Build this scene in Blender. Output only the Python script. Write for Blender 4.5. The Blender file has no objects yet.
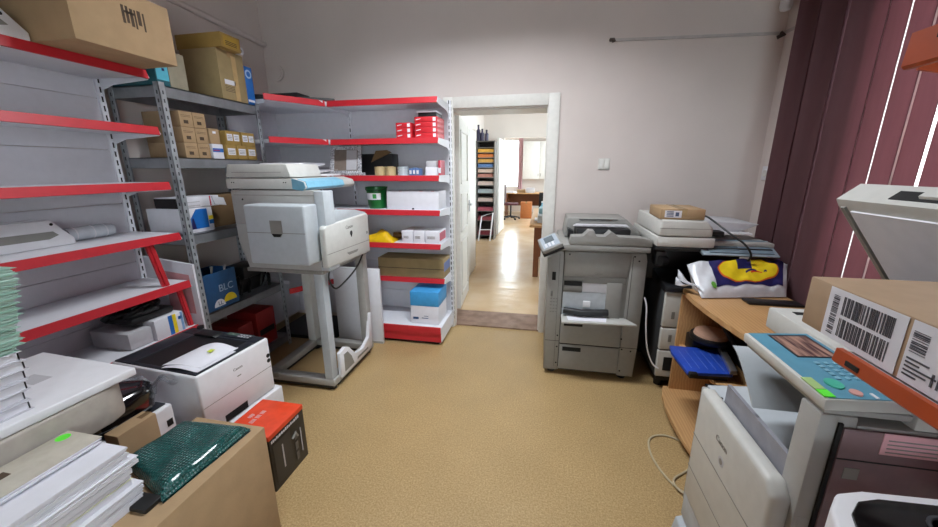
import bpy, bmesh, math, random
from mathutils import Vector, Matrix
random.seed(7)
S = bpy.context.scene
COL = S.collection
R = math.radians
WM = {}

# ------------------------------------------------------------------ materials
def lin(h):
    h = h.lstrip('#'); o = []
    for i in (0, 2, 4):
        c = int(h[i:i+2], 16) / 255
        o.append(c / 12.92 if c <= .04045 else ((c + .055) / 1.055) ** 2.4)
    return (*o, 1)
MATS = {}
def mat(name, hexc, rough=.5, metal=0, var=.06, scale=25, bump=0, bscale=200, spec=.5, coat=0, hex2=None, tex=None):
    if name in MATS: return MATS[name]
    m = bpy.data.materials.new(name); m.use_nodes = True
    nt = m.node_tree; N = nt.nodes; L = nt.links
    b = N['Principled BSDF']
    b.inputs['Roughness'].default_value = rough
    b.inputs['Metallic'].default_value = metal
    b.inputs['Specular IOR Level'].default_value = spec
    b.inputs['Coat Weight'].default_value = coat
    tc = N.new('ShaderNodeTexCoord')
    nz = N.new('ShaderNodeTexNoise'); nz.inputs['Scale'].default_value = scale; nz.inputs['Detail'].default_value = 3
    L.new(tc.outputs['Object'], nz.inputs['Vector'])
    rp = N.new('ShaderNodeValToRGB')
    c = lin(hexc)
    if hex2: c1, c2 = lin(hexc), lin(hex2)
    else:
        c1 = tuple(min(1, v * (1 - var)) for v in c[:3]) + (1,)
        c2 = tuple(min(1, v * (1 + var)) for v in c[:3]) + (1,)
    rp.color_ramp.elements[0].color = c1; rp.color_ramp.elements[1].color = c2
    rp.color_ramp.elements[0].position = .35; rp.color_ramp.elements[1].position = .65
    L.new(nz.outputs['Fac'], rp.inputs['Fac'])
    L.new(rp.outputs['Color'], b.inputs['Base Color'])
    if tex == 'wood':
        wv = N.new('ShaderNodeTexWave'); wv.inputs['Scale'].default_value = 3; wv.inputs['Distortion'].default_value = 6
        wv.inputs['Detail'].default_value = 3
        mp = N.new('ShaderNodeMapping'); mp.inputs['Scale'].default_value = (6, .8, 6)
        L.new(tc.outputs['Object'], mp.inputs['Vector']); L.new(mp.outputs['Vector'], wv.inputs['Vector'])
        L.new(wv.outputs['Fac'], rp.inputs['Fac'])
    if bump:
        n2 = N.new('ShaderNodeTexNoise'); n2.inputs['Scale'].default_value = bscale
        L.new(tc.outputs['Object'], n2.inputs['Vector'])
        bp = N.new('ShaderNodeBump'); bp.inputs['Strength'].default_value = bump; bp.inputs['Distance'].default_value = .002
        L.new(n2.outputs['Fac'], bp.inputs['Height']); L.new(bp.outputs['Normal'], b.inputs['Normal'])
    MATS[name] = m
    return m

WALL = mat('wall_paint', '#d1c6c1', .9, var=.03, scale=2, bump=.25, bscale=60)
WALL2 = mat('wall_paint_next', '#d2c8c0', .9, var=.02, scale=2)
CEIL = mat('ceiling_paint', '#a8a29c', .95, var=.02)
TRIMW = mat('painted_wood', '#d6d3cd', .45, var=.03)
WHITE_METAL = mat('white_metal', '#dcdce2', .4, var=.02)
PANEL = mat('perforated_panel', '#d2d0d6', .5, var=.02)
RED = mat('red_strip', '#bf2530', .4, var=.03)
GALV = mat('galvanised', '#a3a7ac', .42, .35, var=.18, scale=12)
GALVD = mat('galvanised_dull', '#808286', .5, .3, var=.15, scale=9)
BLACK = mat('black_plastic', '#141416', .45, var=.1)
BLACKG = mat('black_gloss', '#0c0c0e', .15, var=.1)
DARK = mat('dark_slot', '#0b0b0b', .8)
KRAFT = mat('kraft', '#a68a68', .85, var=.05, scale=14, bump=.15, bscale=120)
KRAFT2 = mat('kraft_dull', '#99855f', .85, var=.06, scale=14)
KRAFT3 = mat('kraft_ochre', '#9c7e42', .8, var=.06, scale=14)
KRAFTD = mat('kraft_dark', '#6e5437', .85, var=.06)
PAPER = mat('paper', '#dcdbe2', .8, var=.02)
PAPERG = mat('paper_grey', '#b9b7bb', .8, var=.03)
MINT = mat('mint_paper', '#b4cbc0', .8, var=.05)
CREAM = mat('cream_plastic', '#c3c2bd', .42, var=.03)
WHITEP = mat('white_plastic', '#dcdbdf', .38, var=.02)
GREYP = mat('grey_plastic', '#a3a19d', .45, var=.03)
GREYP2 = mat('grey_plastic_dark', '#86847f', .5, var=.03)
BLUEGREY = mat('bluegrey_plastic', '#b2b8bd', .42, var=.03)
TEALP = mat('teal_panel', '#5a93ab', .4, var=.04)
NAVYP = mat('navy_black_plastic', '#22252d', .4, var=.08)
WOOD = mat('beech_laminate', '#b98d5e', .42, hex2='#c49a6a', tex='wood')
BROWNW = mat('brown_threshold', '#785e4c', .5, hex2='#94796a', scale=9)
BLUE = mat('blue_print', '#1d66b4', .45)
LBLUE = mat('light_blue', '#3f9ad6', .45)
DBLUE = mat('dark_blue_tin', '#1f4f7e', .4)
TEALC = mat('teal_card', '#25606c', .6)
YEL = mat('yellow_print', '#e8cb1d', .5)
GREEN = mat('green_tub', '#12652b', .35)
LGREEN = mat('neon_green', '#5fe83a', .6)
NAVY = mat('navy_print', '#23235a', .45)
ORANGE = mat('orange_metal', '#a94519', .4, var=.05)
ORED = mat('orange_red_card', '#e0441f', .5)
MAGENTA = mat('magenta_print', '#b8243f', .5)
SILVER = mat('silver', '#b9b9bd', .3, .8)
VBLUE = mat('trimmer_blue', '#2548ad', .35)
PINKB = mat('pink_beige', '#c39b84', .6)

def floor_mat():
    m = bpy.data.materials.new('speckled_linoleum'); m.use_nodes = True
    N = m.node_tree.nodes; L = m.node_tree.links; b = N['Principled BSDF']
    b.inputs['Roughness'].default_value = .38; b.inputs['Specular IOR Level'].default_value = .5
    tc = N.new('ShaderNodeTexCoord')
    n1 = N.new('ShaderNodeTexNoise'); n1.inputs['Scale'].default_value = 120; n1.inputs['Detail'].default_value = 5
    n1.inputs['Roughness'].default_value = .75
    L.new(tc.outputs['Object'], n1.inputs['Vector'])
    r1 = N.new('ShaderNodeValToRGB'); e = r1.color_ramp.elements
    e[0].position = .34; e[0].color = lin('#957a4e'); e[1].position = .66; e[1].color = lin('#cdb385')
    x = e.new(.5); x.color = lin('#b49668')
    L.new(n1.outputs['Fac'], r1.inputs['Fac'])
    n2 = N.new('ShaderNodeTexNoise'); n2.inputs['Scale'].default_value = 3.5; n2.inputs['Detail'].default_value = 4
    L.new(tc.outputs['Object'], n2.inputs['Vector'])
    mx = N.new('ShaderNodeMix'); mx.data_type = 'RGBA'; mx.blend_type = 'MULTIPLY'; mx.inputs[0].default_value = .22
    L.new(r1.outputs['Color'], mx.inputs[6]); L.new(n2.outputs['Fac'], mx.inputs[7])
    L.new(mx.outputs[2], b.inputs['Base Color'])
    mr = N.new('ShaderNodeMapRange'); mr.inputs[3].default_value = .24; mr.inputs[4].default_value = .42
    L.new(n2.outputs['Fac'], mr.inputs[0]); L.new(mr.outputs[0], b.inputs['Roughness'])
    bp = N.new('ShaderNodeBump'); bp.inputs['Strength'].default_value = .12; bp.inputs['Distance'].default_value = .002
    L.new(n1.outputs['Fac'], bp.inputs['Height']); L.new(bp.outputs['Normal'], b.inputs['Normal'])
    return m
FLOOR = floor_mat()
def floor2_mat():
    m = mat('shiny_linoleum', '#cbae88', .22, hex2='#d6bd9c', scale=2)
    N = m.node_tree.nodes; L = m.node_tree.links; b = N['Principled BSDF']
    tc = N.new('ShaderNodeTexCoord'); mp = N.new('ShaderNodeMapping'); mp.inputs['Scale'].default_value = (1.2, 3.2, 1)
    mp.inputs['Rotation'].default_value = (0, 0, .5)
    n = N.new('ShaderNodeTexNoise'); n.inputs['Scale'].default_value = 2.2; n.inputs['Detail'].default_value = 2
    L.new(tc.outputs['Object'], mp.inputs['Vector']); L.new(mp.outputs['Vector'], n.inputs['Vector'])
    bp = N.new('ShaderNodeBump'); bp.inputs['Strength'].default_value = .3; bp.inputs['Distance'].default_value = .02
    L.new(n.outputs['Fac'], bp.inputs['Height']); L.new(bp.outputs['Normal'], b.inputs['Normal'])
    return m
FLOOR2 = floor2_mat()
def blind_mat():
    m = bpy.data.materials.new('blind_fabric'); m.use_nodes = True
    N = m.node_tree.nodes; L = m.node_tree.links
    N.remove(N['Principled BSDF']); out = N['Material Output']
    tc = N.new('ShaderNodeTexCoord'); nz = N.new('ShaderNodeTexNoise'); nz.inputs['Scale'].default_value = 60
    mp = N.new('ShaderNodeMapping'); mp.inputs['Scale'].default_value = (1, 1, .12)
    L.new(tc.outputs['Object'], mp.inputs['Vector']); L.new(mp.outputs['Vector'], nz.inputs['Vector'])
    rp = N.new('ShaderNodeValToRGB'); rp.color_ramp.elements[0].color = lin('#64494c'); rp.color_ramp.elements[1].color = lin('#75565a')
    L.new(nz.outputs['Fac'], rp.inputs['Fac'])
    d = N.new('ShaderNodeBsdfDiffuse'); t = N.new('ShaderNodeBsdfTranslucent'); mx = N.new('ShaderNodeMixShader')
    mx.inputs[0].default_value = .38
    L.new(rp.outputs['Color'], d.inputs['Color']); t.inputs['Color'].default_value = lin('#9d767a')
    L.new(d.outputs[0], mx.inputs[1]); L.new(t.outputs[0], mx.inputs[2]); L.new(mx.outputs[0], out.inputs['Surface'])
    return m
BLIND = blind_mat()
def clear_mat(name, tint, gloss=.12, rough=.08):
    m = bpy.data.materials.new(name); m.use_nodes = True
    N = m.node_tree.nodes; L = m.node_tree.links
    N.remove(N['Principled BSDF']); out = N['Material Output']
    t = N.new('ShaderNodeBsdfTransparent'); t.inputs['Color'].default_value = lin(tint)
    g = N.new('ShaderNodeBsdfGlossy'); g.inputs['Roughness'].default_value = rough
    fr = N.new('ShaderNodeLayerWeight'); fr.inputs['Blend'].default_value = gloss
    mx = N.new('ShaderNodeMixShader')
    L.new(fr.outputs['Fresnel'], mx.inputs[0]); L.new(t.outputs[0], mx.inputs[1]); L.new(g.outputs[0], mx.inputs[2])
    L.new(mx.outputs[0], out.inputs['Surface'])
    return m
GLASS = clear_mat('window_glass', '#f4f8f8')
def film_mat():
    m = bpy.data.materials.new('clear_film'); m.use_nodes = True
    N = m.node_tree.nodes; L = m.node_tree.links
    N.remove(N['Principled BSDF']); out = N['Material Output']
    t = N.new('ShaderNodeBsdfTransparent'); t.inputs['Color'].default_value = lin('#eeeff2')
    g = N.new('ShaderNodeBsdfGlossy'); g.inputs['Roughness'].default_value = .2
    d = N.new('ShaderNodeBsdfDiffuse'); d.inputs['Color'].default_value = lin('#d5d8de')
    m1 = N.new('ShaderNodeMixShader'); m1.inputs[0].default_value = .45
    L.new(d.outputs[0], m1.inputs[1]); L.new(g.outputs[0], m1.inputs[2])
    tc = N.new('ShaderNodeTexCoord'); nz = N.new('ShaderNodeTexNoise'); nz.inputs['Scale'].default_value = 9; nz.inputs['Detail'].default_value = 4
    L.new(tc.outputs['Object'], nz.inputs['Vector'])
    mr = N.new('ShaderNodeMapRange'); mr.inputs[1].default_value = .4; mr.inputs[2].default_value = .75; mr.inputs[3].default_value = .22; mr.inputs[4].default_value = .7
    L.new(nz.outputs['Fac'], mr.inputs[0])
    mx = N.new('ShaderNodeMixShader'); L.new(mr.outputs[0], mx.inputs[0])
    L.new(t.outputs[0], mx.inputs[1]); L.new(m1.outputs[0], mx.inputs[2]); L.new(mx.outputs[0], out.inputs['Surface'])
    return m
CLEAR = film_mat()
def bubble_mat():
    m = mat('bubble_wrap_green', '#174e4b', .25, var=.2, scale=40, coat=.4)
    N = m.node_tree.nodes; L = m.node_tree.links; b = N['Principled BSDF']
    tc = N.new('ShaderNodeTexCoord'); v = N.new('ShaderNodeTexVoronoi'); v.inputs['Scale'].default_value = 95
    v.inputs['Randomness'].default_value = .15
    L.new(tc.outputs['Object'], v.inputs['Vector'])
    bp = N.new('ShaderNodeBump'); bp.inputs['Strength'].default_value = 1; bp.inputs['Distance'].default_value = .007; bp.invert = True
    L.new(v.outputs['Distance'], bp.inputs['Height']); L.new(bp.outputs['Normal'], b.inputs['Normal'])
    return m
BUBBLE = bubble_mat()
def screen_mat():
    m = mat('panel_screen', '#5a4444', .12, hex2='#b08c7c', scale=6)
    N = m.node_tree.nodes; L = m.node_tree.links
    nz = [n for n in N if n.type == 'TEX_NOISE'][0]
    tc = [n for n in N if n.type == 'TEX_COORD'][0]
    mp = N.new('ShaderNodeMapping'); mp.inputs['Scale'].default_value = (14, 1.5, 1)
    L.new(tc.outputs['Object'], mp.inputs['Vector']); L.new(mp.outputs['Vector'], nz.inputs['Vector'])
    return m
SCREEN = screen_mat()
def speckle_mat():
    m = mat('glitter_mosaic', '#77777c', .35, hex2='#d5d5da', scale=90)
    return m
GLITTER = speckle_mat()

# ------------------------------------------------------------------ mesh builder
class MB:
    def __init__(s): s.bm = bmesh.new(); s.mi = 0
    def _fin(s, faces):
        for f in faces: f.material_index = s.mi
    def box(s, x0, x1, y0, y1, z0, z1, bev=0, seg=2, M=None):
        r = bmesh.ops.create_cube(s.bm, size=1); vs = r['verts']
        for v in vs:
            v.co = Vector(((x0+x1)/2 + v.co.x*(x1-x0), (y0+y1)/2 + v.co.y*(y1-y0), (z0+z1)/2 + v.co.z*(z1-z0)))
            if M: v.co = M @ v.co
        fs = {f for v in vs for f in v.link_faces}
        s._fin(fs)
        if bev:
            es = list({e for v in vs for e in v.link_edges})
            q = bmesh.ops.bevel(s.bm, geom=es, offset=bev, segments=seg, profile=.5, affect='EDGES', clamp_overlap=True)
            s._fin(q['faces'])
        return s
    def prism(s, pts, ax, a0, a1, bev=0, seg=2, M=None):
        def P(p, a):
            v = {'X': (a, p[0], p[1]), 'Y': (p[0], a, p[1]), 'Z': (p[0], p[1], a)}[ax]
            v = Vector(v); return M @ v if M else v
        A = [s.bm.verts.new(P(p, a0)) for p in pts]; B = [s.bm.verts.new(P(p, a1)) for p in pts]
        n = len(pts); fs = [s.bm.faces.new(A), s.bm.faces.new(B[::-1])]
        for i in range(n): fs.append(s.bm.faces.new((A[i], A[(i+1) % n], B[(i+1) % n], B[i])))
        s._fin(fs)
        if bev:
            es = list({e for v in A+B for e in v.link_edges})
            q = bmesh.ops.bevel(s.bm, geom=es, offset=bev, segments=seg, profile=.5, affect='EDGES', clamp_overlap=True)
            s._fin(q['faces'])
        return s
    def ring(s, pts_list):
        rings = [[s.bm.verts.new(p) for p in r] for r in pts_list]
        fs = []; n = len(rings[0])
        for a, b in zip(rings, rings[1:]):
            for i in range(n): fs.append(s.bm.faces.new((a[i], a[(i+1) % n], b[(i+1) % n], b[i])))
        fs.append(s.bm.faces.new(rings[0][::-1])); fs.append(s.bm.faces.new(rings[-1]))
        s._fin(fs); return s
    def tube(s, pts, r, n=8, sm=0):
        P = [Vector(p) for p in pts]
        if sm:
            Q = []
            for i in range(len(P)-1):
                p0, p1, p2, p3 = P[max(i-1, 0)], P[i], P[i+1], P[min(i+2, len(P)-1)]
                for k in range(sm):
                    t = k/sm
                    Q.append(.5*((2*p1)+(p2-p0)*t+(2*p0-5*p1+4*p2-p3)*t*t+(3*p1-p0-3*p2+p3)*t**3))
            P = Q+[P[-1]]
        rs = r if isinstance(r, (list, tuple)) else [r]*len(P)
        rings = []; up = None
        for i, p in enumerate(P):
            d = (P[min(i+1, len(P)-1)]-P[max(i-1, 0)]).normalized()
            if up is None: up = d.orthogonal().normalized()
            up = (up-d*up.dot(d)).normalized(); w = d.cross(up)
            rings.append([p+(up*math.cos(2*math.pi*k/n)+w*math.sin(2*math.pi*k/n))*rs[i] for k in range(n)])
        return s.ring(rings)
    def cyl(s, p0, p1, r, r2=None, n=24): return s.tube([p0, p1], [r, r if r2 is None else r2], n)
    def lathe(s, c, prof, n=28):
        return s.ring([[Vector((c[0]+r*math.cos(2*math.pi*k/n), c[1]+r*math.sin(2*math.pi*k/n), c[2]+z)) for k in range(n)] for r, z in prof])
    def grid(s, fn, nu, nv, th=0, thv=(0, 0, -1)):
        V = [[s.bm.verts.new(fn(i/nu, j/nv)) for j in range(nv+1)] for i in range(nu+1)]
        fs = [s.bm.faces.new((V[i][j], V[i+1][j], V[i+1][j+1], V[i][j+1])) for i in range(nu) for j in range(nv)]
        if th:
            t = Vector(thv)*th
            W = [[s.bm.verts.new(V[i][j].co+t) for j in range(nv+1)] for i in range(nu+1)]
            fs += [s.bm.faces.new((W[i][j], W[i][j+1], W[i+1][j+1], W[i+1][j])) for i in range(nu) for j in range(nv)]
            for i in range(nu):
                fs += [s.bm.faces.new((V[i+1][0], V[i][0], W[i][0], W[i+1][0])), s.bm.faces.new((V[i][nv], V[i+1][nv], W[i+1][nv], W[i][nv]))]
            for j in range(nv):
                fs += [s.bm.faces.new((V[0][j], V[0][j+1], W[0][j+1], W[0][j])), s.bm.faces.new((V[nu][j+1], V[nu][j], W[nu][j], W[nu][j+1]))]
        s._fin(fs); return s
    def face(s, pts): s._fin([s.bm.faces.new([s.bm.verts.new(p) for p in pts])]); return s
    def m(s, i): s.mi = i; return s
    def build(s, name, mats, parent=None, local=False, loc=None, ang=38):
        bm = s.bm
        bmesh.ops.recalc_face_normals(bm, faces=bm.faces)
        Mw = Matrix.Identity(4)
        if parent is not None: Mw = WM[parent.name]
        elif loc is not None: Mw = Matrix.Translation(loc)
        if not local:
            inv = Mw.inverted()
            for v in bm.verts: v.co = inv @ v.co
        c = math.cos(R(ang))
        for e in bm.edges:
            if len(e.link_faces) == 2 and e.link_faces[0].normal.dot(e.link_faces[1].normal) < c: e.smooth = False
        for f in bm.faces: f.smooth = True
        me = bpy.data.meshes.new(name); bm.to_mesh(me); bm.free()
        for mm in (mats if isinstance(mats, (list, tuple)) else [mats]): me.materials.append(mm)
        o = bpy.data.objects.new(name, me); COL.objects.link(o)
        if parent is not None: o.parent = parent
        elif loc is not None: o.location = loc
        WM[o.name] = Mw
        return o
def tag(o, label, cat, group=None):
    o['label'] = label; o['category'] = cat
    if group: o['group'] = group
    return o
def thing(name, label, cat, loc, rz=0, group=None):
    o = bpy.data.objects.new(name, None); COL.objects.link(o); o.empty_display_size = .1
    o.location = loc; o.rotation_euler = (0, 0, R(rz))
    WM[o.name] = Matrix.Translation(loc) @ Matrix.Rotation(R(rz), 4, 'Z')
    return tag(o, label, cat, group)
def solo(name, label, cat, mb, mats, loc, group=None): return tag(mb.build(name, mats, None, loc=loc), label, cat, group)
def struct(name, mb, mats, parent=None):
    o = mb.build(name, mats, parent)
    if parent is None: o['kind'] = 'structure'
    return o
def dup(root, loc, rz=None, label=None):
    r = root.copy(); COL.objects.link(r); r.location = loc
    if rz is not None: r.rotation_euler = (0, 0, R(rz))
    if label: r['label'] = label
    def rec(a, b):
        for ch in list(a.children):
            c = ch.copy(); COL.objects.link(c); c.parent = b; rec(ch, c)
    rec(root, r)
    return r
def B(x0, x1, y0, y1, z0, z1, bev=0, seg=2): return MB().box(x0, x1, y0, y1, z0, z1, bev, seg)
FONT = {}
def text(name, s, size, M, m, parent, depth=.0006, local=False):
    """raised lettering: M places the text's local XY plane in the world (or in the thing's frame)"""
    cu = bpy.data.curves.new('t', 'FONT'); cu.body = s; cu.size = size; cu.extrude = depth
    cu.align_x = 'CENTER'; cu.align_y = 'CENTER'
    ob = bpy.data.objects.new('t', cu); COL.objects.link(ob)
    bpy.context.view_layer.update()
    me = bpy.data.meshes.new_from_object(ob.evaluated_get(bpy.context.evaluated_depsgraph_get()))
    bpy.data.objects.remove(ob); bpy.data.curves.remove(cu)
    Mw = WM[parent.name]
    me.transform(M if local else Mw.inverted() @ M)
    me.name = name; me.materials.clear(); me.materials.append(m)
    o = bpy.data.objects.new(name, me); COL.objects.link(o); o.parent = parent; WM[o.name] = Mw
    return o
def basis(o, ex, ey):
    ex = Vector(ex).normalized(); ey = Vector(ey).normalized(); ez = ex.cross(ey)
    return Matrix(((ex.x, ey.x, ez.x, o[0]), (ex.y, ey.y, ez.y, o[1]), (ex.z, ey.z, ez.z, o[2]), (0, 0, 0, 1)))
def barcode(mb, M, w, h, n, seed, vertical=False):
    rr = random.Random(seed); x = 0
    while x < w:
        b = rr.choice((.4, .5, .9, 1.4)) * w/n
        if x + b <= w:
            if vertical: mb.box(0, h, x, x+b, 0, .0006, M=M)
            else: mb.box(x, x+b, 0, h, 0, .0006, M=M)
        x += b + rr.choice((.5, .6, 1.0, 1.5)) * w/n
    return mb

# ------------------------------------------------------------------ the room
XL, XR, YB, YF, ZC = -2.56, 1.62, 3.27, -1.7, 3.1
YN = 3.65          # far side of the thick wall
struct('floor', B(XL, XR, YF, YB+.0, -.1, 0), FLOOR)
struct('ceiling', B(XL-.2, XR+.3, YF-.2, 14.2, ZC, ZC+.1), CEIL)
struct('wall_left', B(XL-.2, XL, YF-.2, YN, -.1, ZC), WALL)
w = MB()
w.prism([(XL, YB), (-.785, YB), (-.865, YN), (XL, YN)], 'Z', 0, ZC)
w.box(.013, XR+.3, YB, YN, 0, ZC)
w.prism([(-.785, YB), (.013, YB), (.013, YN), (-.865, YN)], 'Z', 2.0, ZC)
struct('wall_back', w, WALL)
def wall_with_window(name, ax, a0, a1, lo, hi, w0, w1, z0, z1, m):
    mb = MB()
    def bx(p0, p1, za, zb):
        if p1-p0 < 1e-4: return
        mb.box(a0, a1, p0, p1, za, zb) if ax == 'X' else mb.box(p0, p1, a0, a1, za, zb)
    bx(lo, w0, 0, ZC); bx(w1, hi, 0, ZC); bx(w0, w1, 0, z0); bx(w0, w1, z1, ZC)
    struct(name, mb, m)
def window(name, ax, a, w0, w1, z0, z1, npanes, inward):
    f = MB(); t = .05
    def bx(m_, p0, p1, za, zb, d=.03):
        m_.box(a-d, a+d, p0, p1, za, zb) if ax == 'X' else m_.box(p0, p1, a-d, a+d, za, zb)
    bx(f, w0, w1, z0, z0+t); bx(f, w0, w1, z1-t, z1); bx(f, w0, w0+t, z0+t, z1-t); bx(f, w1-t, w1, z0+t, z1-t)
    for i in range(1, npanes):
        p = w0+(w1-w0)*i/npanes; bx(f, p-t/2, p+t/2, z0+t, z1-t)
    o = struct(name, f, TRIMW)
    g = MB(); bx(g, w0+t/2, w1-t/2, z0+t/2, z1-t/2, .003); g.build('pane', GLASS, o)
    l = bpy.data.lights.new(name+'_portal', 'AREA'); l.shape = 'RECTANGLE'; l.size = w1-w0; l.size_y = z1-z0
    l.cycles.is_portal = True
    lo = bpy.data.objects.new(name+'_portal', l); COL.objects.link(lo)
    if ax == 'X':
        lo.location = (a+.06*(-inward), (w0+w1)/2, (z0+z1)/2); lo.rotation_euler = (R(90), 0, R(90) if inward < 0 else R(-90))
        if inward < 0: lo.rotation_euler = (R(90), 0, R(90))
    else:
        lo.location = ((w0+w1)/2, a+.06*(-inward), (z0+z1)/2); lo.rotation_euler = (R(90), 0, R(180) if inward > 0 else 0)
    return o
wall_with_window('wall_right', 'X', XR, XR+.3, YF-.2, YB, -.9, 2.30, .8, 2.62, WALL)
window('window_1', 'X', XR+.16, -.9, 2.30, .8, 2.62, 3, -1)
wall_with_window('wall_front', 'Y', YF-.2, YF, XL, XR, .0, 1.3, .9, 2.3, WALL)
window('fill_window_2', 'Y', YF-.1, .0, 1.3, .9, 2.3, 2, 1)  # unseen window behind the camera, added as fill light
struct('threshold_trim', MB().prism([(-.785, YB), (.013, YB), (.013, YN), (-.865, YN)], 'Z', -.1, .012), BROWNW).name = 'trim_1'
tr = MB()
tr.box(-.87, -.785, YB-.025, YB, 0, 2.09, .004).box(.013, .104, YB-.025, YB, 0, 2.09, .004).box(-.785, .013, YB-.025, YB, 2.0, 2.09, .004)
tr.box(.004, .014, YB, YN-.05, 0.012, 2.0).box(-.79, .012, YB+.02, YN-.06, 1.985, 2.0)
struct('trim_2', tr, TRIMW)
# next room and the one beyond
X2L, X2R, Y2 = -1.46, 1.5, 9.2
struct('floor_next', B(X2L-.1, X2R, YN, 13.6, -.1, 0.006), FLOOR2)
struct('wall_next_left', B(X2L-.2, X2L, YN, 13.6, 0, ZC), WALL2)
w = MB().box(X2R, X2R+.25, YN, 5.0, 0, ZC).box(X2R, X2R+.25, 8.4, 9.8, 0, ZC).box(X2R, X2R+.25, 12.8, 13.6, 0, ZC)
for a_, b_ in ((5.0, 8.4), (9.8, 12.8)): w.box(X2R, X2R+.25, a_, b_, 0, .85).box(X2R, X2R+.25, a_, b_, 2.6, ZC)
struct('wall_next_right', w, WALL2)
window('fill_window_3', 'X', X2R+.12, 5.0, 8.4, .85, 2.6, 3, -1)  # unseen window added to brighten the next room
window('fill_window_5', 'X', X2R+.12, 9.8, 12.8, .85, 2.6, 3, -1)  # unseen window added to bring more light into the far room
w = MB().box(X2L, -.962, Y2, Y2+.2, 0, ZC).box(.25, X2R, Y2, Y2+.2, 0, ZC).box(-.962, .25, Y2, Y2+.2, 2.22, ZC)
struct('wall_next_back', w, WALL2)
wall_with_window('wall_far', 'Y', 13.4, 13.6, X2L, X2R, -1.45, -.86, .85, 2.5, WALL2)
window('window_4', 'Y', 13.5, -1.45, -.86, .85, 2.5, 1, -1)
# door leaf opened into the next room
d = MB(); Md = basis((-.868, YN+.01, 0), (-.06, 1, 0), (0, 0, 1))
d.box(0, .62, .02, 2.0, 0, .04, .003, M=Md)
for z0, z1 in ((.15, .75), (.85, 1.25), (1.35, 1.88)):
    d.box(.08, .54, z0, z0+.02, -.012, 0, M=Md).box(.08, .54, z1-.02, z1, -.012, 0, M=Md)
    d.box(.08, .1, z0, z1, -.012, 0, M=Md).box(.52, .54, z0, z1, -.012, 0, M=Md)
    d.box(.08, .54, z0, z0+.02, .04, .052, M=Md).box(.08, .54, z1-.02, z1, .04, .052, M=Md)
    d.box(.08, .1, z0, z1, .04, .052, M=Md).box(.52, .54, z0, z1, .04, .052, M=Md)
D1 = struct('door_1', d, TRIMW)
h = MB().box(.56, .595, .98, 1.16, .04, .047, M=Md); h.tube([Md @ Vector((.578, 1.1, .04)), Md @ Vector((.578, 1.1, .09)), Md @ Vector((.49, 1.1, .09))], .009)
h.build('door_handle', SILVER, D1)
d = MB(); Md2 = basis((-.965, Y2-.005, 0), (-.03, -1, 0), (0, 0, 1))
d.box(0, .8, .02, 2.16, 0, .04, .003, M=Md2)
for z0, z1 in ((.2, .95), (1.1, 2.0)): d.box(.1, .7, z0, z1, -.01, .0, .004, M=Md2).box(.1, .7, z0, z1, .04, .05, .004, M=Md2)
D2 = struct('door_2', d, TRIMW)
MB().tube([Md2 @ Vector((.73, 1.05, .04)), Md2 @ Vector((.73, 1.05, .1)), Md2 @ Vector((.64, 1.05, .1))], .01).build('door_handle', SILVER, D2)

# ------------------------------------------------------------------ wall fittings
sw = thing('light_switch', 'square white double light switch on the back wall right of the doorway', 'light switch', (.482, YB, 1.535))
B(.437, .527, YB-.008, YB, 1.49, 1.58, .003).build('frame', mat('switch_plate', '#cbc9c4', .4), sw)
for i in (0, 1): B(.443+i*.04, .479+i*.042, YB-.014, YB-.008, 1.496, 1.574, .002).build('rocker', mat('switch_rocker', '#d6d4cf', .4), sw)
c = thing('cable_trunking', 'thin white cable trunking running high across the back wall to the corner', 'trunking', (1.02, YB, 2.44))
MB().prism([(.47, 2.434), (1.6, 2.406), (1.6, 2.424), (.47, 2.452)], 'Y', YB-.014, YB).build('channel', mat('trunking_white', '#b5aeac', .6), c)
MB().tube([(.45, YB-.012, 2.445), (.47, YB-.03, 2.44), (.475, YB-.03, 2.425)], .014).build('bracket', mat('bracket_brown', '#3c2f2b', .6), c)
MB().tube([(1.585, YB-.02, 2.415), (1.6, YB-.035, 2.40), (1.565, YB-.02, 2.385)], .013).build('bracket', mat('bracket_brown', '#3c2f2b', .6), c)
c = MB().prism([(YB-.02, 2.424), (2.2, 2.38), (2.2, 2.362), (YB-.02, 2.406)], 'X', XR-.014, XR)
solo('wall_trunking', 'short white trunking on the right wall disappearing behind the blinds', 'trunking', c, mat('trunking_white', '#b5aeac', .6), (XR, 2.7, 2.4))
c = thing('motion_sensor', 'small white motion sensor high in the right back corner', 'sensor', (1.56, 3.2, 2.6))
MB().lathe((1.56, 3.2, 2.56), [(.012, -.03), (.03, -.022), (.036, 0), (.034, .05), (.02, .06)]).build('housing', WHITEP, c)
MB().tube([(1.56, 3.2, 2.6), (1.6, 3.25, 2.62), (1.615, 3.265, 2.62)], .012).build('mount', WHITEP, c)
c = thing('wall_outlet', 'small white socket on the right wall beside the blind edge', 'socket', (XR, 3.17, 1.46))
B(XR-.01, XR, 3.12, 3.21, 1.41, 1.51, .003).build('plate', WHITEP, c)
MB().cyl((XR-.016, 3.165, 1.46), (XR-.009, 3.165, 1.46), .024).build('socket', mat('switch_rocker', '#d6d4cf', .4), c)
c = thing('flue_cover', 'round painted flue cover on the back wall in the left corner', 'flue cover', (-2.44, YB, 2.36))
MB().cyl((-2.44, YB-.02, 2.36), (-2.44, YB, 2.36), .07).build('cap', WALL, c)
MB().cyl((-2.44, YB-.026, 2.36), (-2.44, YB-.019, 2.36), .055).build('lid', WALL, c)
solo('heating_pipe', 'painted heating pipe running along the top of the left wall', 'pipe',
     MB().tube([(XL+.024, -.5, 2.72), (XL+.024, 3.2, 2.60), (XL+.024, YB-.002, 2.60)], .022, 12), WALL, (XL+.03, 1, 2.7))

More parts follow.
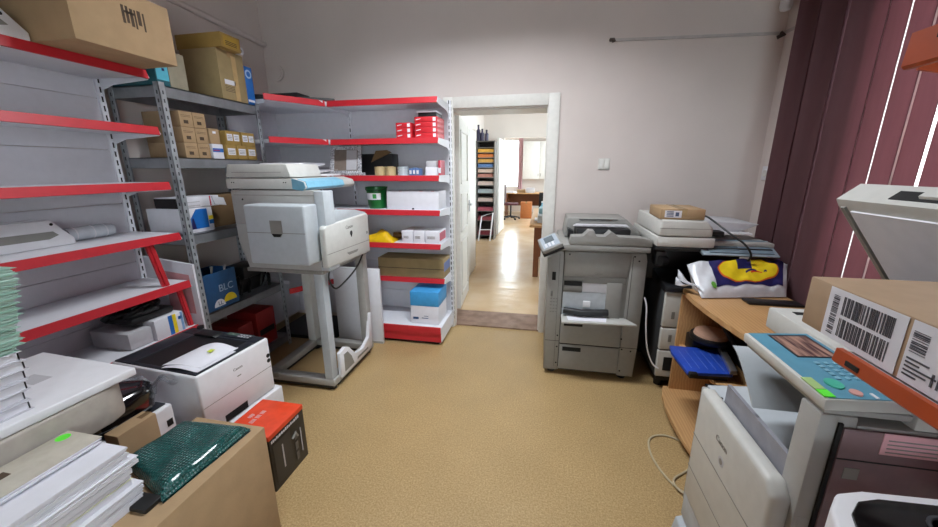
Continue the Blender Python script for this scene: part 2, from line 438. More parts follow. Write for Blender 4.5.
# ------------------------------------------------------------------ blinds
bl = thing('vertical_blind', 'plum vertical fabric blind covering the window on the right wall', 'blind', (1.5, 1.0, .45))
B(1.47, 1.53, -1.0, 2.86, 2.80, 2.86, .004).build('head_rail', WHITEP, bl)
def vane(y, ang, wid=.127):
    c, s_ = math.cos(R(ang)), math.sin(R(ang)); mb = MB()
    M = basis((1.5, y, 0), (s_, c, 0), (0, 0, 1))
    def fn(u, v):
        x = (u-.5)*wid; return M @ Vector((x, .45+v*2.36, .012*(1-(2*u-1)**2)))
    mb.grid(fn, 6, 1, .0012, (M.to_3x3() @ Vector((0, 0, -1))))
    mb.build('vane', BLIND, bl)
y = 2.80
for i, a in enumerate((-38, 42, -35, 40, -20)):
    vane(y, a); y -= .105
y = 2.285
k = 0
while y > -.95:
    a = (2, 4, 5, 7, 8, 9.5, 9.5)[k] if k < 7 else 11 + 5*math.sin(k*1.7)
    vane(y, a, .127); y -= .122; k += 1

# ------------------------------------------------------------------ gondola shelving (local: x length, y to the front, z up)
def slots(mb, x0, x1, y0, y1, z0, z1, dz, h, mi=1):
    mb.m(mi); z = z0
    while z < z1: mb.box(x0, x1, y0, y1, z, z+h); z += dz
    mb.m(0)
def gondola(name, label, loc, rz, Ln, tops, depth, base_d, strip, H=2.06, base_z=.17, post_at=(0,), special=None, joints=(.35, .65, .93, 1.23, 1.52, 1.8, 2.04)):
    g = thing(name, label, 'shelf unit', loc, rz)
    p = MB(); z = .05
    for j in joints: p.box(.02, Ln-.02, .004, .016, z, j-.003); z = j
    p.build('back_panel', PANEL, g, True)
    for x in post_at:
        u = MB().box(x-.016, x+.016, -.01, .03, 0, H, .002)
        slots(u, x-.004, x+.004, .0295, .0305, .08, H-.02, .05, .03)
        slots(u, x-.0165, x+.0165, .006, .014, .08, H-.02, .05, .03)
        u.build('upright', [WHITE_METAL, DARK], g, True)
    for i, zt in enumerate(tops):
        dd = (special or {}).get(i, depth)
        s_ = MB().box(.012, Ln-.012, .018, dd-.012, zt-.03, zt, .002)
        s_ = s_.build('shelf', WHITE_METAL, g, True)
        MB().prism([(dd-.014, zt+.001), (dd-.006, zt+.001), (dd+.004, zt-.042), (dd-.004, zt-.044)], 'X', .006, Ln-.006).build('price_strip', strip, s_, True)
        for x in (.003, Ln-.007):
            MB().prism([(.02, zt-.002), (dd-.016, zt-.002), (dd+.006, zt-.038), (dd-.012, zt-.048), (.12, zt-.062), (.045, zt-.085), (.03, zt-.15), (.02, zt-.16)], 'X', x, x+.004).build('bracket', WHITE_METAL, s_, True)
    bs = MB().box(0.0, Ln, .02, base_d-.01, base_z-.03, base_z, .002).box(0, .02, 0.0, base_d-.02, .03, base_z-.03).box(Ln-.02, Ln, 0.0, base_d-.02, .03, base_z-.03)
    bs = bs.build('base', WHITE_METAL, g, True)
    B(.006, Ln-.006, base_d-.012, base_d, base_z-.055, base_z+.001).build('price_strip', strip, bs, True)
    B(.006, Ln-.006, base_d-.02, base_d-.012, .03, base_z-.056).build('kick_plate', strip, bs, True)
    B(.03, Ln-.03, .05, base_d-.04, 0, .03).build('foot', BLACK, bs, True)
    return g
TL = [2.03, 1.738, 1.434, 1.134, .832, .532]
gondola('shelf_unit', 'white gondola shelving with red strips along the left wall, nearest the camera', (-2.52, 1.812, 0), -90, 2.2, TL, .37, .44, RED, post_at=(.012, 1.2, 2.19),
        joints=(.35, .64, .945, 1.31, 1.62, 1.9, 2.06))
TB = [2.033, 1.739, 1.451, 1.173, .891, .56]
gondola('shelf_unit', 'white gondola shelving with red strips against the back wall left of the doorway', (-.81, 3.25, 0), 180, .93, TB, .38, .45, RED, post_at=(.004, .926),
        special={5: .28})
# inner corner bay
g = thing('corner_shelf_unit', 'white corner gondola bay with red strips in the back left corner, behind the metal rack', 'shelf unit', (-2.2, 3.0, 0))
B(-2.49, -1.76, 3.235, 3.25, .05, 2.06).build('back_panel', PANEL, g)
B(-2.50, -2.49, 2.66, 3.25, .05, 2.06).build('back_panel', PANEL, g)
for zt in TB:
    pl = [(-1.755, 3.23), (-2.48, 3.23), (-2.48, 2.68), (-2.14, 2.68), (-2.0, 2.49), (-1.755, 2.85)]
    s_ = MB().prism(pl, 'Z', zt-.03, zt).build('shelf', WHITE_METAL, g)
    a, b = Vector((-2.0, 2.49, 0)), Vector((-1.755, 2.87, 0)); d_ = (b-a).normalized(); nn = Vector((d_.y, -d_.x, 0))
    MB().ring([[p+nn*.0+Vector((0, 0, zt+.001)), p+nn*.01+Vector((0, 0, zt+.001)), p+nn*.012+Vector((0, 0, zt-.042)), p+Vector((0, 0, zt-.042))] for p in (a, b)]).build('price_strip', RED, s_)
B(-2.4, -1.8, 2.72, 3.2, 0, .03).build('foot', BLACK, g)
solo('black_tray', 'flat black plastic tray lying on top of the corner shelves', 'tray',
     MB().prism([(-2.3, 2.62), (-1.72, 2.98), (-1.86, 3.16), (-2.42, 2.9)], 'Z', 2.033, 2.07, .01).box(-2.25, -1.95, 2.82, 3.0, 2.06, 2.10, .015), BLACK, (-2.1, 2.9, 2.033))

# ------------------------------------------------------------------ galvanised rack
rk = thing('metal_rack', 'galvanised metal rack of slotted posts between the two white shelf units', 'rack', (-2.32, 2.22, 0))
RX0, RX1, RY0, RY1 = -2.51, -2.145, 1.85, 2.615
for x, y, sx, sy in ((RX1, RY0, -1, 1), (RX1, RY1, -1, -1), (RX0, RY0, 1, 1), (RX0, RY1, 1, -1)):
    p = MB()
    p.box(min(x, x+sx*.003), max(x, x+sx*.003), min(y, y+sy*.036), max(y, y+sy*.036), 0, 1.985)
    p.box(min(x, x+sx*.036), max(x, x+sx*.036), min(y, y+sy*.003), max(y, y+sy*.003), 0, 1.985)
    slots(p, min(x, x+sx*.003)-.0008, max(x, x+sx*.003)+.0008, min(y+sy*.015, y+sy*.023), max(y+sy*.015, y+sy*.023), .03, 1.95, .045, .02)
    slots(p, min(x+sx*.015, x+sx*.023), max(x+sx*.015, x+sx*.023), min(y, y+sy*.003)-.0008, max(y, y+sy*.003)+.0008, .03, 1.95, .045, .02)
    p.build('post', [GALV, mat('slot_grey', '#3d3f42', .7)], rk)
RZ = [1.97, 1.575, 1.105, .565, .1]
for zt in RZ:
    s_ = MB().box(RX0+.006, RX1-.006, RY0+.006, RY1-.006, zt-.006, zt)
    for a in ((RX1-.01, RX1-.006, RY0+.006, RY1-.006), (RX0+.006, RX0+.01, RY0+.006, RY1-.006), (RX0+.006, RX1-.006, RY0+.006, RY0+.01), (RX0+.006, RX1-.006, RY1-.01, RY1-.006)):
        s_.box(*a, zt-.062, zt)
    s_.box(RX1-.03, RX1-.01, RY0+.01, RY1-.01, zt-.062, zt-.058)
    s_ = s_.build('shelf', GALVD, rk)

# ------------------------------------------------------------------ carton helper
def carton(name, label, x0, x1, y0, y1, z0, z1, m=KRAFT, rz=0, group=None, tape=True, cat='box', tape_m=None):
    c = thing(name, label, cat, ((x0+x1)/2, (y0+y1)/2, z0), rz, group)
    a, b, h_ = (x1-x0)/2, (y1-y0)/2, z1-z0
    MB().box(-a, a, -b, b, 0, h_, min(.004, h_*.1), 2).build('body', m, c, True)
    if tape:
        t = MB()
        if a > b: t.box(-a-.0006, a+.0006, -.025, .025, h_-.04 if h_ > .06 else h_*.5, h_+.0007)
        else: t.box(-.025, .025, -b-.0006, b+.0006, h_-.04 if h_ > .06 else h_*.5, h_+.0007)
        t.build('tape', tape_m or mat('tape', '#a88d66', .25), c, True)
    return c
STAMP = mat('stamp_ink', '#4a3a2c', .8)
# ------------------------------------------------------------------ things on the left shelf unit
c = carton('cardboard_box', 'big cardboard box with black print overhanging the top of the left shelves', -2.46, -1.925, 1.345, 1.79, 2.0315, 2.30)
p = MB()
for i, (y0, y1, z0, z1) in enumerate(((1.555, 1.567, 2.16, 2.235), (1.573, 1.585, 2.165, 2.235), (1.591, 1.605, 2.155, 2.23), (1.61, 1.618, 2.15, 2.23), (1.624, 1.64, 2.17, 2.232), (1.648, 1.656, 2.15, 2.228), (1.567, 1.61, 2.205, 2.215))):
    p.box(-1.925, -1.9245, y0, y1, z0, z1)
p.build('print', STAMP, c)
carton('cardboard_box', 'dark cardboard box at the top left corner, behind the big overhanging box', -2.50, -2.27, .86, 1.30, 2.0315, 2.27, KRAFTD)
def plate_tray(name, label, x, y0, y1, z0, z1, slope, m, th=.012):
    t = thing(name, label, 'tray', (x, (y0+y1)/2, z0))
    f = MB().prism([(y0, z0), (y1, z0), (y1, z0+.03), (y1-slope, z1), (y0, z1)], 'X', x-th, x, .003).build('front_wall', m, t)
    MB().prism([(y0+.02, z0+(z1-z0)*.32), (y1-.10, z0+(z1-z0)*.30), (y1-.06, z0+(z1-z0)*.42), (y1-.08, z0+(z1-z0)*.58), (y0+.02, z0+(z1-z0)*.62)], 'X', x, x+.0012).build('handle_slot', GREYP2, f)
    B(x-.09, x-th, y0, y1-.02, z0, z0+.008).build('floor_plate', m, t)
    B(x-.10, x-.09, y0, y1-slope, z0, z1).build('rear_wall', m, t)
    MB().cyl((x, y1-.055-slope*.3, z1-.02), (x+.001, y1-.055-slope*.3, z1-.02), .007, n=12).build('screw_hole', DARK, f)
    return t
plate_tray('plastic_tray', 'white plastic tray with a slot standing on the top left shelf at the picture edge', -2.152, .75, 1.335, 2.0315, 2.13, .07, WHITEP)
plate_tray('plastic_tray', 'long white plastic tray with a recessed slot on the fourth red shelf at left', -2.37, .8, 1.43, 1.1355, 1.265, .08, WHITEP)
t = thing('plastic_roll', 'rolled clear plastic sheet lying behind the white tray on the left shelf', 'roll', (-2.45, 1.5, 1.1355))
MB().tube([(-2.45, 1.44, 1.172), (-2.45, 1.63, 1.172), (-2.45, 1.66, 1.172)], [.036, .036, .03], 20).build('sleeve', mat('milky_plastic', '#cdd2d8', .25), t)
for y in (1.47, 1.55, 1.61): MB().cyl((-2.45, y, 1.172), (-2.45, y+.006, 1.172), .0366, n=20).build('band', WHITEP, t)
# red loose strip leaning at the end of the unit
solo('loose_red_strip', 'loose red metal strip leaning upright at the end of the left shelves', 'strip',
     MB().prism([(1.66, .8335), (1.70, .8335), (1.655, 1.10), (1.615, 1.10)], 'X', -2.19, -2.175).prism([(1.672, .8335), (1.688, .8335), (1.643, 1.10), (1.627, 1.10)], 'X', -2.175, -2.168), RED, (-2.18, 1.68, .8335))
solo('loose_red_strip', 'short loose red strip standing under the fifth shelf beside the white paper box', 'strip',
     MB().prism([(1.775, .5335), (1.805, .5335), (1.775, .785), (1.745, .785)], 'X', -2.20, -2.186).prism([(1.783, .5335), (1.797, .5335), (1.767, .785), (1.753, .785)], 'X', -2.186, -2.18), RED, (-2.19, 1.78, .5335))
s = thing('poster_board', 'white board with red print standing between the left shelves and the metal rack', 'board', (-2.14, 1.83, 0))
MB().prism([(-2.5, .0), (-2.13, .0), (-2.13, .93), (-2.5, .97)], 'Y', 1.822, 1.836).build('board', PAPER, s)
MB().prism([(-2.36, .6), (-2.17, .6), (-2.17, .86), (-2.36, .88)], 'Y', 1.8205, 1.822).build('print', mat('faded_red', '#c98f93', .6), s)
# items on shelf at .532
rb = thing('paper_box', 'white paper box with blue and yellow stripes on the lowest open left shelf', 'box', (-2.27, 1.7, .5335))
B(-2.36, -2.17, 1.56, 1.735, .5335, .655, .003).build('body', PAPER, rb)
B(-2.1705, -2.1694, 1.64, 1.665, .534, .654).build('stripe', BLUE, rb); B(-2.1705, -2.1694, 1.666, 1.688, .534, .654).build('stripe', YEL, rb)
B(-2.1705, -2.1694, 1.70, 1.722, .61, .63).build('emblem', BLUE, rb)
B(-2.1705, -2.1694, 1.715, 1.73, .535, .653).build('stripe', mat('pale_blue', '#7da3cf', .6), rb)
solo('paper_ream', 'grey wrapped paper ream left of the striped paper box on the lower left shelf', 'paper ream', B(-2.46, -2.19, 1.43, 1.555, .5335, .63, .006), PAPERG, (-2.3, 1.5, .5335))
k = MB()
for i in range(14):
    y = 1.50+random.random()*.22; x = -2.40+random.random()*.2
    k.tube([(x, y-.06, .672+random.random()*.03), (x+.04, y, .70+random.random()*.05), (x-.02, y+.05, .675+random.random()*.03)], .014, 8, 4)
k.box(-2.42, -2.2, 1.47, 1.72, .656, .70, .02)
solo('black_cable_bundle', 'heap of black cables and parts on top of the striped paper box', 'cables', k, BLACK, (-2.3, 1.62, .656))

# ------------------------------------------------------------------ things on the metal rack
t = thing('document_box', 'teal cardboard document box at the left end of the rack top', 'box', (-2.3, 1.95, 1.971))
B(-2.48, -2.16, 1.86, 1.94, 1.971, 2.13, .004).build('body', TEALC, t)
B(-2.1605, -2.159, 1.865, 1.935, 2.0, 2.125).build('label', mat('cyan_label', '#56b3c9', .5), t)
B(-2.159, -2.1585, 1.9, 1.915, 2.05, 2.065).build('emblem', NAVY, t)
carton('cardboard_box', 'narrow grey-beige carton between the teal box and the big beige carton', -2.48, -2.165, 1.945, 2.06, 1.971, 2.17, mat('grey_board', '#97907c', .8), tape=False)
c = carton('cardboard_box', 'large beige carton with a white label on the rack top', -2.44, -2.15, 2.295, 2.52, 1.971, 2.285, KRAFT2, tape=True)
B(-2.1502, -2.149, 2.33, 2.42, 2.07, 2.10).build('label', PAPER, c)
l = MB()
for z in (2.025, 2.035, 2.045, 2.055): l.box(-2.1502, -2.1492, 2.33, 2.44, z, z+.003)
l.build('print', STAMP, c)
B(-2.1502, -2.149, 2.41, 2.45, 1.975, 2.26).build('tape', mat('tape_pale', '#b89a6a', .3), c)
c = carton('cardboard_box', 'flat brown box lying on top of the large beige carton', -2.46, -2.105, 2.30, 2.465, 2.2855, 2.375, KRAFT3, tape=False)
B(-2.1055, -2.104, 2.32, 2.445, 2.30, 2.36).build('label', mat('gold_label', '#a8862a', .5), c)
l = MB()
for z in (2.287, 2.297, 2.307): l.box(-2.1045, -2.1035, 2.335, 2.43, z+.02, z+.025)
l.build('print', STAMP, c)
r = thing('paper_roll', 'small white roll of film on the beige carton beside the brown box', 'roll', (-2.2, 2.5, 2.2855))
MB().cyl((-2.3, 2.494, 2.311), (-2.13, 2.494, 2.311), .025).build('roll', PAPER, r)
MB().cyl((-2.135, 2.494, 2.311), (-2.128, 2.494, 2.311), .010).build('core', GREYP2, r)
MB().grid(lambda u, v: Vector((-2.24+.10*v, 2.474+.03*u, 2.325+.05*math.sin(u*2.4))), 8, 3, .002).build('loose_end', PAPER, r)
c = thing('blue_box', 'blue box with a pale round emblem at the right end of the rack top', 'box', (-2.25, 2.56, 1.971))
B(-2.46, -2.16, 2.525, 2.605, 1.971, 2.23, .003).build('body', BLUE, c)
MB().cyl((-2.16, 2.565, 2.18), (-2.1588, 2.565, 2.18), .03).build('emblem', mat('pale_blue2', '#a9c4e0', .5), c)
MB().cyl((-2.1588, 2.565, 2.18), (-2.1582, 2.565, 2.18), .018).build('emblem_core', BLUE, c)
B(-2.1602, -2.1588, 2.535, 2.595, 1.99, 2.005).build('print', PAPER, c)
# six small kraft boxes
six = None
places = ('lower left', 'lower right', 'middle left', 'middle right', 'upper left', 'upper right')
for i in range(6):
    y = 1.99+(i % 2)*.092; z = 1.576+(i//2)*.0935
    lab = places[i]+' small kraft carton of the six-box stack on the second rack shelf'
    if six is None:
        six = thing('small_carton', lab, 'box', (-2.34, y+.045, z), 0, 'six small kraft cartons')
        MB().box(-.14, .14, -.0445, .0445, 0, .0925, .003).build('body', KRAFT, six, True)
        MB().box(.1395, .1408, -.02, .01, .02, .04).build('stamp', STAMP, six, True)
        MB().box(.1395, .1405, -.035, .03, .06, .062).box(.1395, .1405, -.035, .03, .068, .07).build('print', STAMP, six, True)
    else: dup(six, (-2.34, y+.045, z), None, lab)
c = carton('small_carton', 'brown carton lying on the white and blue box on the rack', -2.44, -2.2, 2.185, 2.265, 1.674, 1.772, KRAFT, tape=False)
B(-2.2005, -2.199, 2.21, 2.235, 1.74, 1.755).build('label', PAPER, c)
c = thing('small_box', 'white box with blue and red bands under a brown carton on the second rack shelf', 'box', (-2.32, 2.225, 1.576))
B(-2.44, -2.195, 2.185, 2.272, 1.576, 1.673, .003).build('body', PAPER, c)
B(-2.1955, -2.194, 2.186, 2.271, 1.62, 1.645).build('band', BLUE, c); B(-2.194, -2.1935, 2.19, 2.24, 1.628, 1.634).build('stripe', MAGENTA, c)
names = ['lower leftmost', 'lower middle', 'lower rightmost', 'upper left', 'upper right']
och = None
for i in range(5):
    y0 = (2.30, 2.395, 2.49, 2.31, 2.45)[i]; z = 1.576 if i < 3 else 1.673
    wd = .09 if i < 3 else .13
    lab = names[i]+' ochre carton with white labels in the two-row stack on the rack'
    c = thing('toner_carton', lab, 'box', (-2.32, y0+wd/2, z), 0, 'ochre toner cartons')
    MB().box(-.12, .125, -wd/2, wd/2-.002, 0, .0965, .003).build('body', KRAFT3, c, True)
    for a, b in ([(-.035, .03)] if i < 3 else [(-.055, -.008), (.004, .05)]):
        MB().box(.1245, .126, a, b, .03, .075).build('label', PAPER, c, True)
        l = MB()
        for q in range(3): l.box(.1258, .1264, a+.006, b-.006, .04+q*.01, .043+q*.01)
        l.build('print', STAMP, c, True)
# third shelf
c = thing('long_box', 'long flat white box with dark ends lying across the third rack shelf', 'box', (-2.33, 2.0, 1.27))
B(-2.36, -2.2, 1.86, 2.17, 1.267, 1.335, .003).build('body', PAPER, c)
B(-2.3605, -2.1995, 1.858, 1.867, 1.27, 1.33).build('end_cap', BLACK, c)
l = MB().box(-2.2005, -2.199, 1.88, 2.02, 1.275, 1.283).box(-2.2005, -2.199, 1.88, 2.02, 1.30, 1.305); l.build('print', PAPERG, c)
B(-2.2005, -2.199, 2.095, 2.105, 1.27, 1.333).build('stripe', MAGENTA, c)
MB().prism([(2.11, 1.33), (2.20, 1.315), (2.215, 1.262), (2.125, 1.275)], 'X', -2.199, -2.19).build('flap', PAPER, c)
c = thing('printed_box', 'white box with a blue printed picture under the long box on the third rack shelf', 'box', (-2.34, 2.0, 1.106))
B(-2.46, -2.2, 1.875, 2.10, 1.106, 1.264, .003).build('body', PAPER, c)
MB().prism([(1.88, 1.13), (1.92, 1.18), (1.98, 1.255), (2.06, 1.255), (2.06, 1.13)], 'X', -2.2, -2.1988).build('picture', BLUE, c)
MB().prism([(1.93, 1.13), (1.945, 1.2), (1.955, 1.2), (1.965, 1.13)], 'X', -2.1988, -2.198).build('silhouette', NAVY, c)
B(-2.2, -2.1988, 2.065, 2.1, 1.18, 1.205).build('band', YEL, c); B(-2.2, -2.1988, 2.065, 2.1, 1.15, 1.178).build('band', BLUE, c)
carton('cardboard_box', 'plain brown carton at the back right of the third rack shelf', -2.49, -2.28, 2.13, 2.58, 1.106, 1.33, KRAFTD, tape=False)
# fourth shelf
c = thing('blue_tin', 'open dark blue box with white lettering and yellow emblem on the fourth rack shelf', 'box', (-2.25, 2.03, .566), 0)
tin = MB()
bx0, bx1, by0, by1, z0, z1 = -2.36, -2.165, 1.895, 2.165, .566, .825
tin.box(bx0, bx1, by0, by1, z0, z0+.004).box(bx1-.004, bx1, by0, by1, z0, z1).box(bx0, bx0+.004, by0, by1, z0, z1).box(bx0+.004, bx1-.004, by0, by0+.004, z0, z1).box(bx0+.004, bx1-.004, by1-.004, by1, z0, z1)
tin.build('body', DBLUE, c)
text('lettering', 'BLC', .07, basis((bx1+.0005, 2.07, .705), (0, 1, 0), (0, 0, 1)), mat('pale_print', '#9db4cf', .5), c)
MB().prism([(2.09+.055*math.cos(a*math.pi/14), .6+.055*math.sin(a*math.pi/14)) for a in range(15)], 'X', bx1, bx1+.001).build('emblem', YEL, c)
MB().prism([(2.00+.045*math.cos(a*math.pi/14), .585+.05*math.sin(a*math.pi/14)) for a in range(15)], 'X', bx1, bx1+.001).build('emblem', PAPER, c)
text('lettering', 'LL', .04, basis((bx1+.0012, 2.005, .605), (0, 1, 0), (0, 0, 1)), NAVY, c)
for i in range(3):
    solo('screwdriver', ('cream handled', 'thin grey handled', 'short white handled')[i]+' tool sticking out of the blue box', 'tool',
         MB().tube([(-2.27+.02*i, 1.95+.07*i, .58), (-2.23+.015*i, 1.93+.09*i, .80), (-2.215+.01*i, 1.925+.095*i, .87-.01*i)], [.004, .005, .009], 10), (CREAM, GREYP2, WHITEP)[i], (-2.25, 1.95+.07*i, .58))
k = MB()
for i in range(12):
    y = 2.22+random.random()*.3; x = -2.42+random.random()*.2; z = .58+random.random()*.12
    k.tube([(x, y, .58), (x+.03, y+.03, z+.05), (x+.08, y-.03, z)], .012, 8, 4)
k.box(-2.45, -2.25, 2.22, 2.55, .566, .68, .02).box(-2.4, -2.22, 2.3, 2.5, .68, .78, .02)
solo('black_parts', 'tangle of black machine parts beside the blue box on the fourth rack shelf', 'machine parts', k, BLACK, (-2.33, 2.38, .566))
for i, (y0, y1, zz, lb) in enumerate(((2.12, 2.26, .36, 'dark red box at the left of the pair on the bottom rack shelf'), (2.3, 2.5, .40, 'dark red box right of its twin on the bottom rack shelf'))):
    c = thing('red_carton', lb, 'box', (-2.3, (y0+y1)/2, .101))
    B(-2.45, -2.18, y0, y1, .101, zz, .003).build('body', mat('dark_red', '#8e1c1c', .5), c)
    B(-2.1805, -2.179, y0+.02, y1-.02, .2, .25).build('label', BLACK, c)

# ------------------------------------------------------------------ things on the back shelf unit
b0 = None
for i in range(7):
    st, k_ = (0, i) if i < 3 else (1, i-3)
    x0 = -1.172 if st == 0 else -1.015; wd = .13 if st == 0 else .185
    lab = ('bottom', 'second', 'third', 'top')[k_]+(' box of the left, three-high stack of red boxes on the back shelf' if st == 0 else ' box of the right, four-high stack of red boxes on the back shelf')
    c = thing('red_box', lab, 'box', (x0+wd/2, 3.0, 1.740+.0395*k_), 0, 'red boxes')
    MB().box(-wd/2, wd/2, -.09, .12, 0, .0385, .002).build('body', mat('red_card', '#c4202b', .45), c, True)
    MB().box(wd/2-.035, wd/2-.012, -.0908, -.0895, .006, .032).build('label', PAPER, c, True)
    MB().prism([(-wd/2+.012, .02), (-wd/2+.05, .026), (-wd/2+.05, .021), (-wd/2+.012, .014)], 'Y', -.0908, -.0895).build('print', PAPER, c, True)
c = thing('black_box', 'flat black box with a white lid on the right red stack', 'box', (-.92, 3.0, 1.8985))
B(-.99, -.84, 2.93, 3.1, 1.8985, 1.93, .003).build('body', BLACK, c); B(-1.0, -.84, 2.92, 3.1, 1.93, 1.942, .002).build('lid', PAPER, c)
# glitter frame leaning
f = thing('photo_frame', 'silver glitter picture frame leaning back on the third back shelf', 'picture frame', (-1.63, 2.93, 1.452))
Mf = basis((-1.78, 2.905, 1.455), (1, -.02, .0), (-.13, .42, .9))
fr = MB()
for a in ((0, .29, 0, .035), (0, .29, .23, .265), (0, .035, .035, .23), (.255, .29, .035, .23)): fr.box(a[0], a[1], a[2], a[3], 0, .015, .003, M=Mf)
fr.build('frame', GLITTER, f)
MB().box(.035, .255, .035, .23, 0, .006, M=Mf).build('backing', mat('frame_photo', '#7d7066', .5), f)
MB().box(.15, .245, .045, .225, .006, .008, M=Mf).build('card', PAPERG, f)
solo('glitter_box', 'low silver glitter box in front of the leaning picture frame', 'box', B(-1.76, -1.46, 2.885, 2.91, 1.452, 1.475, .004), GLITTER, (-1.6, 2.9, 1.452))
c = thing('black_carton', 'black carton with an open kraft flap behind the tape rolls', 'box', (-1.42, 3.1, 1.452))
B(-1.6, -1.28, 3.06, 3.2, 1.452, 1.63, .003).build('body', BLACK, c)
MB().prism([(-1.47, 1.56), (-1.28, 1.64), (-1.32, 1.66), (-1.42, 1.655)], 'Y', 3.045, 3.058).build('flap', KRAFTD, c)
for i, x in enumerate((-1.345, -1.25)):
    t = thing('tape_roll', ('left' if i == 0 else 'right')+' one of two beige tape rolls stacked on the third back shelf', 'tape roll', (x, 2.945, 1.452), 0, 'beige tape rolls')
    MB().lathe((x, 2.945, 1.452), [(.025, 0), (.044, 0), (.045, .035), (.025, .035)]).build('roll', mat('tape_beige', '#b39f75', .5), t)
    MB().lathe((x, 2.945, 1.4875), [(.025, 0), (.044, 0), (.045, .034), (.025, .034)]).build('roll', mat('tape_beige', '#b39f75', .5), t)
    MB().lathe((x, 2.945, 1.452), [(.018, 0), (.0245, 0), (.0245, .073), (.018, .073)]).build('core', KRAFT, t)
t = thing('tape_pack', 'pack of clear tape rolls between the beige rolls and the blue packets', 'tape rolls', (-1.14, 2.94, 1.452))
for j in range(3):
    MB().lathe((-1.14, 2.94, 1.452+j*.024), [(.03, 0), (.046, 0), (.046, .022), (.03, .022)]).build('roll', mat('clear_tape', '#aeb6bb', .2), t)
for i in range(3):
    t = thing('blue_packet', ('left', 'middle', 'right')[i]+' of three small blue and white packets on the third back shelf', 'packet', (-1.058+.03*i, 2.93, 1.452), 0, 'blue packets')
    MB().box(-.013, .013, -.04, .05, 0, .055+.006*(i % 2), .002).build('body', mat('packet_blue', '#5b78a8', .4), t, True)
    MB().box(-.009, .009, -.0408, -.0395, .012, .04).build('label', PAPER, t, True)
c = thing('white_box', 'small white box with grey top near the right end of the third back shelf', 'box', (-.885, 2.95, 1.452))
B(-.935, -.84, 2.9, 3.03, 1.452, 1.515, .002).build('body', PAPER, c); B(-.93, -.845, 2.91, 3.0, 1.515, 1.565, .002).build('top_piece', PAPERG, c)
c = thing('red_packet', 'red and white packet standing at the right end of the third back shelf', 'packet', (-.825, 3.0, 1.452))
B(-.835, -.82, 2.93, 3.08, 1.452, 1.57, .002).build('body', MAGENTA, c)
B(-.8352, -.8198, 2.9294, 2.95, 1.47, 1.51).build('label', PAPER, c)
# bucket
t = thing('green_tub', 'dark green plastic tub with a white label on the fourth back shelf', 'tub', (-1.415, 3.0, 1.174))
MB().lathe((-1.415, 3.0, 1.174), [(.0, .001), (.07, 0), (.074, .01), (.088, .165), (.094, .168), (.094, .182), (.085, .182), (.07, .012), (0, .011)]).build('tub', GREEN, t)
def arcpatch(cx, cy, r, a0, a1, z0, z1, m, name, par, r2=None):
    mb = MB(); r2 = r2 or r
    mb.grid(lambda u, v: Vector((cx+(r+(r2-r)*v)*math.cos(a0+(a1-a0)*u), cy+(r+(r2-r)*v)*math.sin(a0+(a1-a0)*u), z0+(z1-z0)*v)), 12, 1)
    mb.build(name, m, par)
arcpatch(-1.415, 3.0, .0805, R(215), R(318), 1.25, 1.305, PAPER, 'label', t, .086)
arcpatch(-1.415, 3.0, .0815, R(270), R(292), 1.26, 1.298, mat('label_green', '#3a9a4a', .5), 'emblem', t, .086)
MB().tube([(-1.415+.093*math.cos(a), 3.0+.093*math.sin(a), 1.345-.02*math.sin((a-math.pi)*1)) for a in [math.pi+math.pi*q/12 for q in range(13)]], .003, 6).build('handle', BLACK, t)
c = thing('white_carton', 'long plain white carton beside the green tub on the fourth back shelf', 'box', (-1.05, 3.03, 1.174))
B(-1.29, -.835, 2.92, 3.15, 1.174, 1.325, .003).build('body', PAPER, c)
l = MB()
for x in (-1.18, -1.0, -.9): l.box(x, x+.025, 2.919, 2.935, 1.324, 1.3262)
l.build('fastener', MAGENTA, c)
MB().cyl((-1.06, 2.9205, 1.178), (-1.06, 2.919, 1.178), .01).build('latch', BLACK, c)
solo('yellow_bag', 'crumpled bright yellow bag on the fifth back shelf', 'bag', MB().grid(lambda u, v: Vector((-1.56+.32*u, 2.88+.17*v, .893+.075*math.sin(math.pi*u)**.6*math.sin(math.pi*v)**.6*(1+.3*math.sin(9*u+4*v))+.012*math.sin(14*u)*math.sin(11*v)*math.sin(math.pi*u)*math.sin(math.pi*v))), 24, 16, .002), mat('yellow_bag', '#d8ae10', .35), (-1.4, 2.96, .892))
t = thing('bottle', 'brown neck of a bottle lying against the yellow bag', 'bottle', (-1.27, 3.05, .892))
MB().tube([(-1.3, 3.05, .925), (-1.24, 3.06, .925), (-1.23, 3.06, .925), (-1.21, 3.06, .925)], [.03, .03, .018, .016], 16).build('neck', mat('brown_plastic', '#6b4a24', .35), t)
for i in range(3):
    x0 = (-1.165, -1.06, -.955)[i]; wd = (.1, .1, .125)[i]
    c = thing('toner_box', ('left', 'middle', 'right')[i]+' of three white toner boxes in a row on the fifth back shelf', 'box', (x0+wd/2, 3.0, .892), 0, 'white toner boxes')
    MB().box(-wd/2, wd/2-.003, -.1, .12, 0, .105, .003).build('body', PAPER, c, True)
    l = MB()
    for q in range(3): l.box(-wd/2+.015, wd/2-.04, -.1008, -.0995, .04+.008*q, .043+.008*q)
    l.build('print', STAMP, c, True)
    if i == 2: MB().box(wd/2-.0032, wd/2-.002, -.09, .1, .02, .09).build('side_print', mat('rose', '#c8556a', .5), c, True)
c = thing('long_carton', 'long dull kraft carton with blue end label on the sixth back shelf', 'box', (-1.1, 3.1, .561))
B(-1.44, -.825, 2.985, 3.21, .561, .73, .003).build('body', KRAFT2, c)
B(-.8265, -.8238, 3.0, 3.2, .62, .70).build('end_label', mat('faded_blue', '#5d6fa3', .5), c)
B(-1.441, -.824, 2.984, 2.9855, .64, .645).build('flap_edge', STAMP, c)
c = thing('ream_box', 'white and bright blue paper ream box on the base of the back shelves', 'box', (-.97, 3.0, .171))
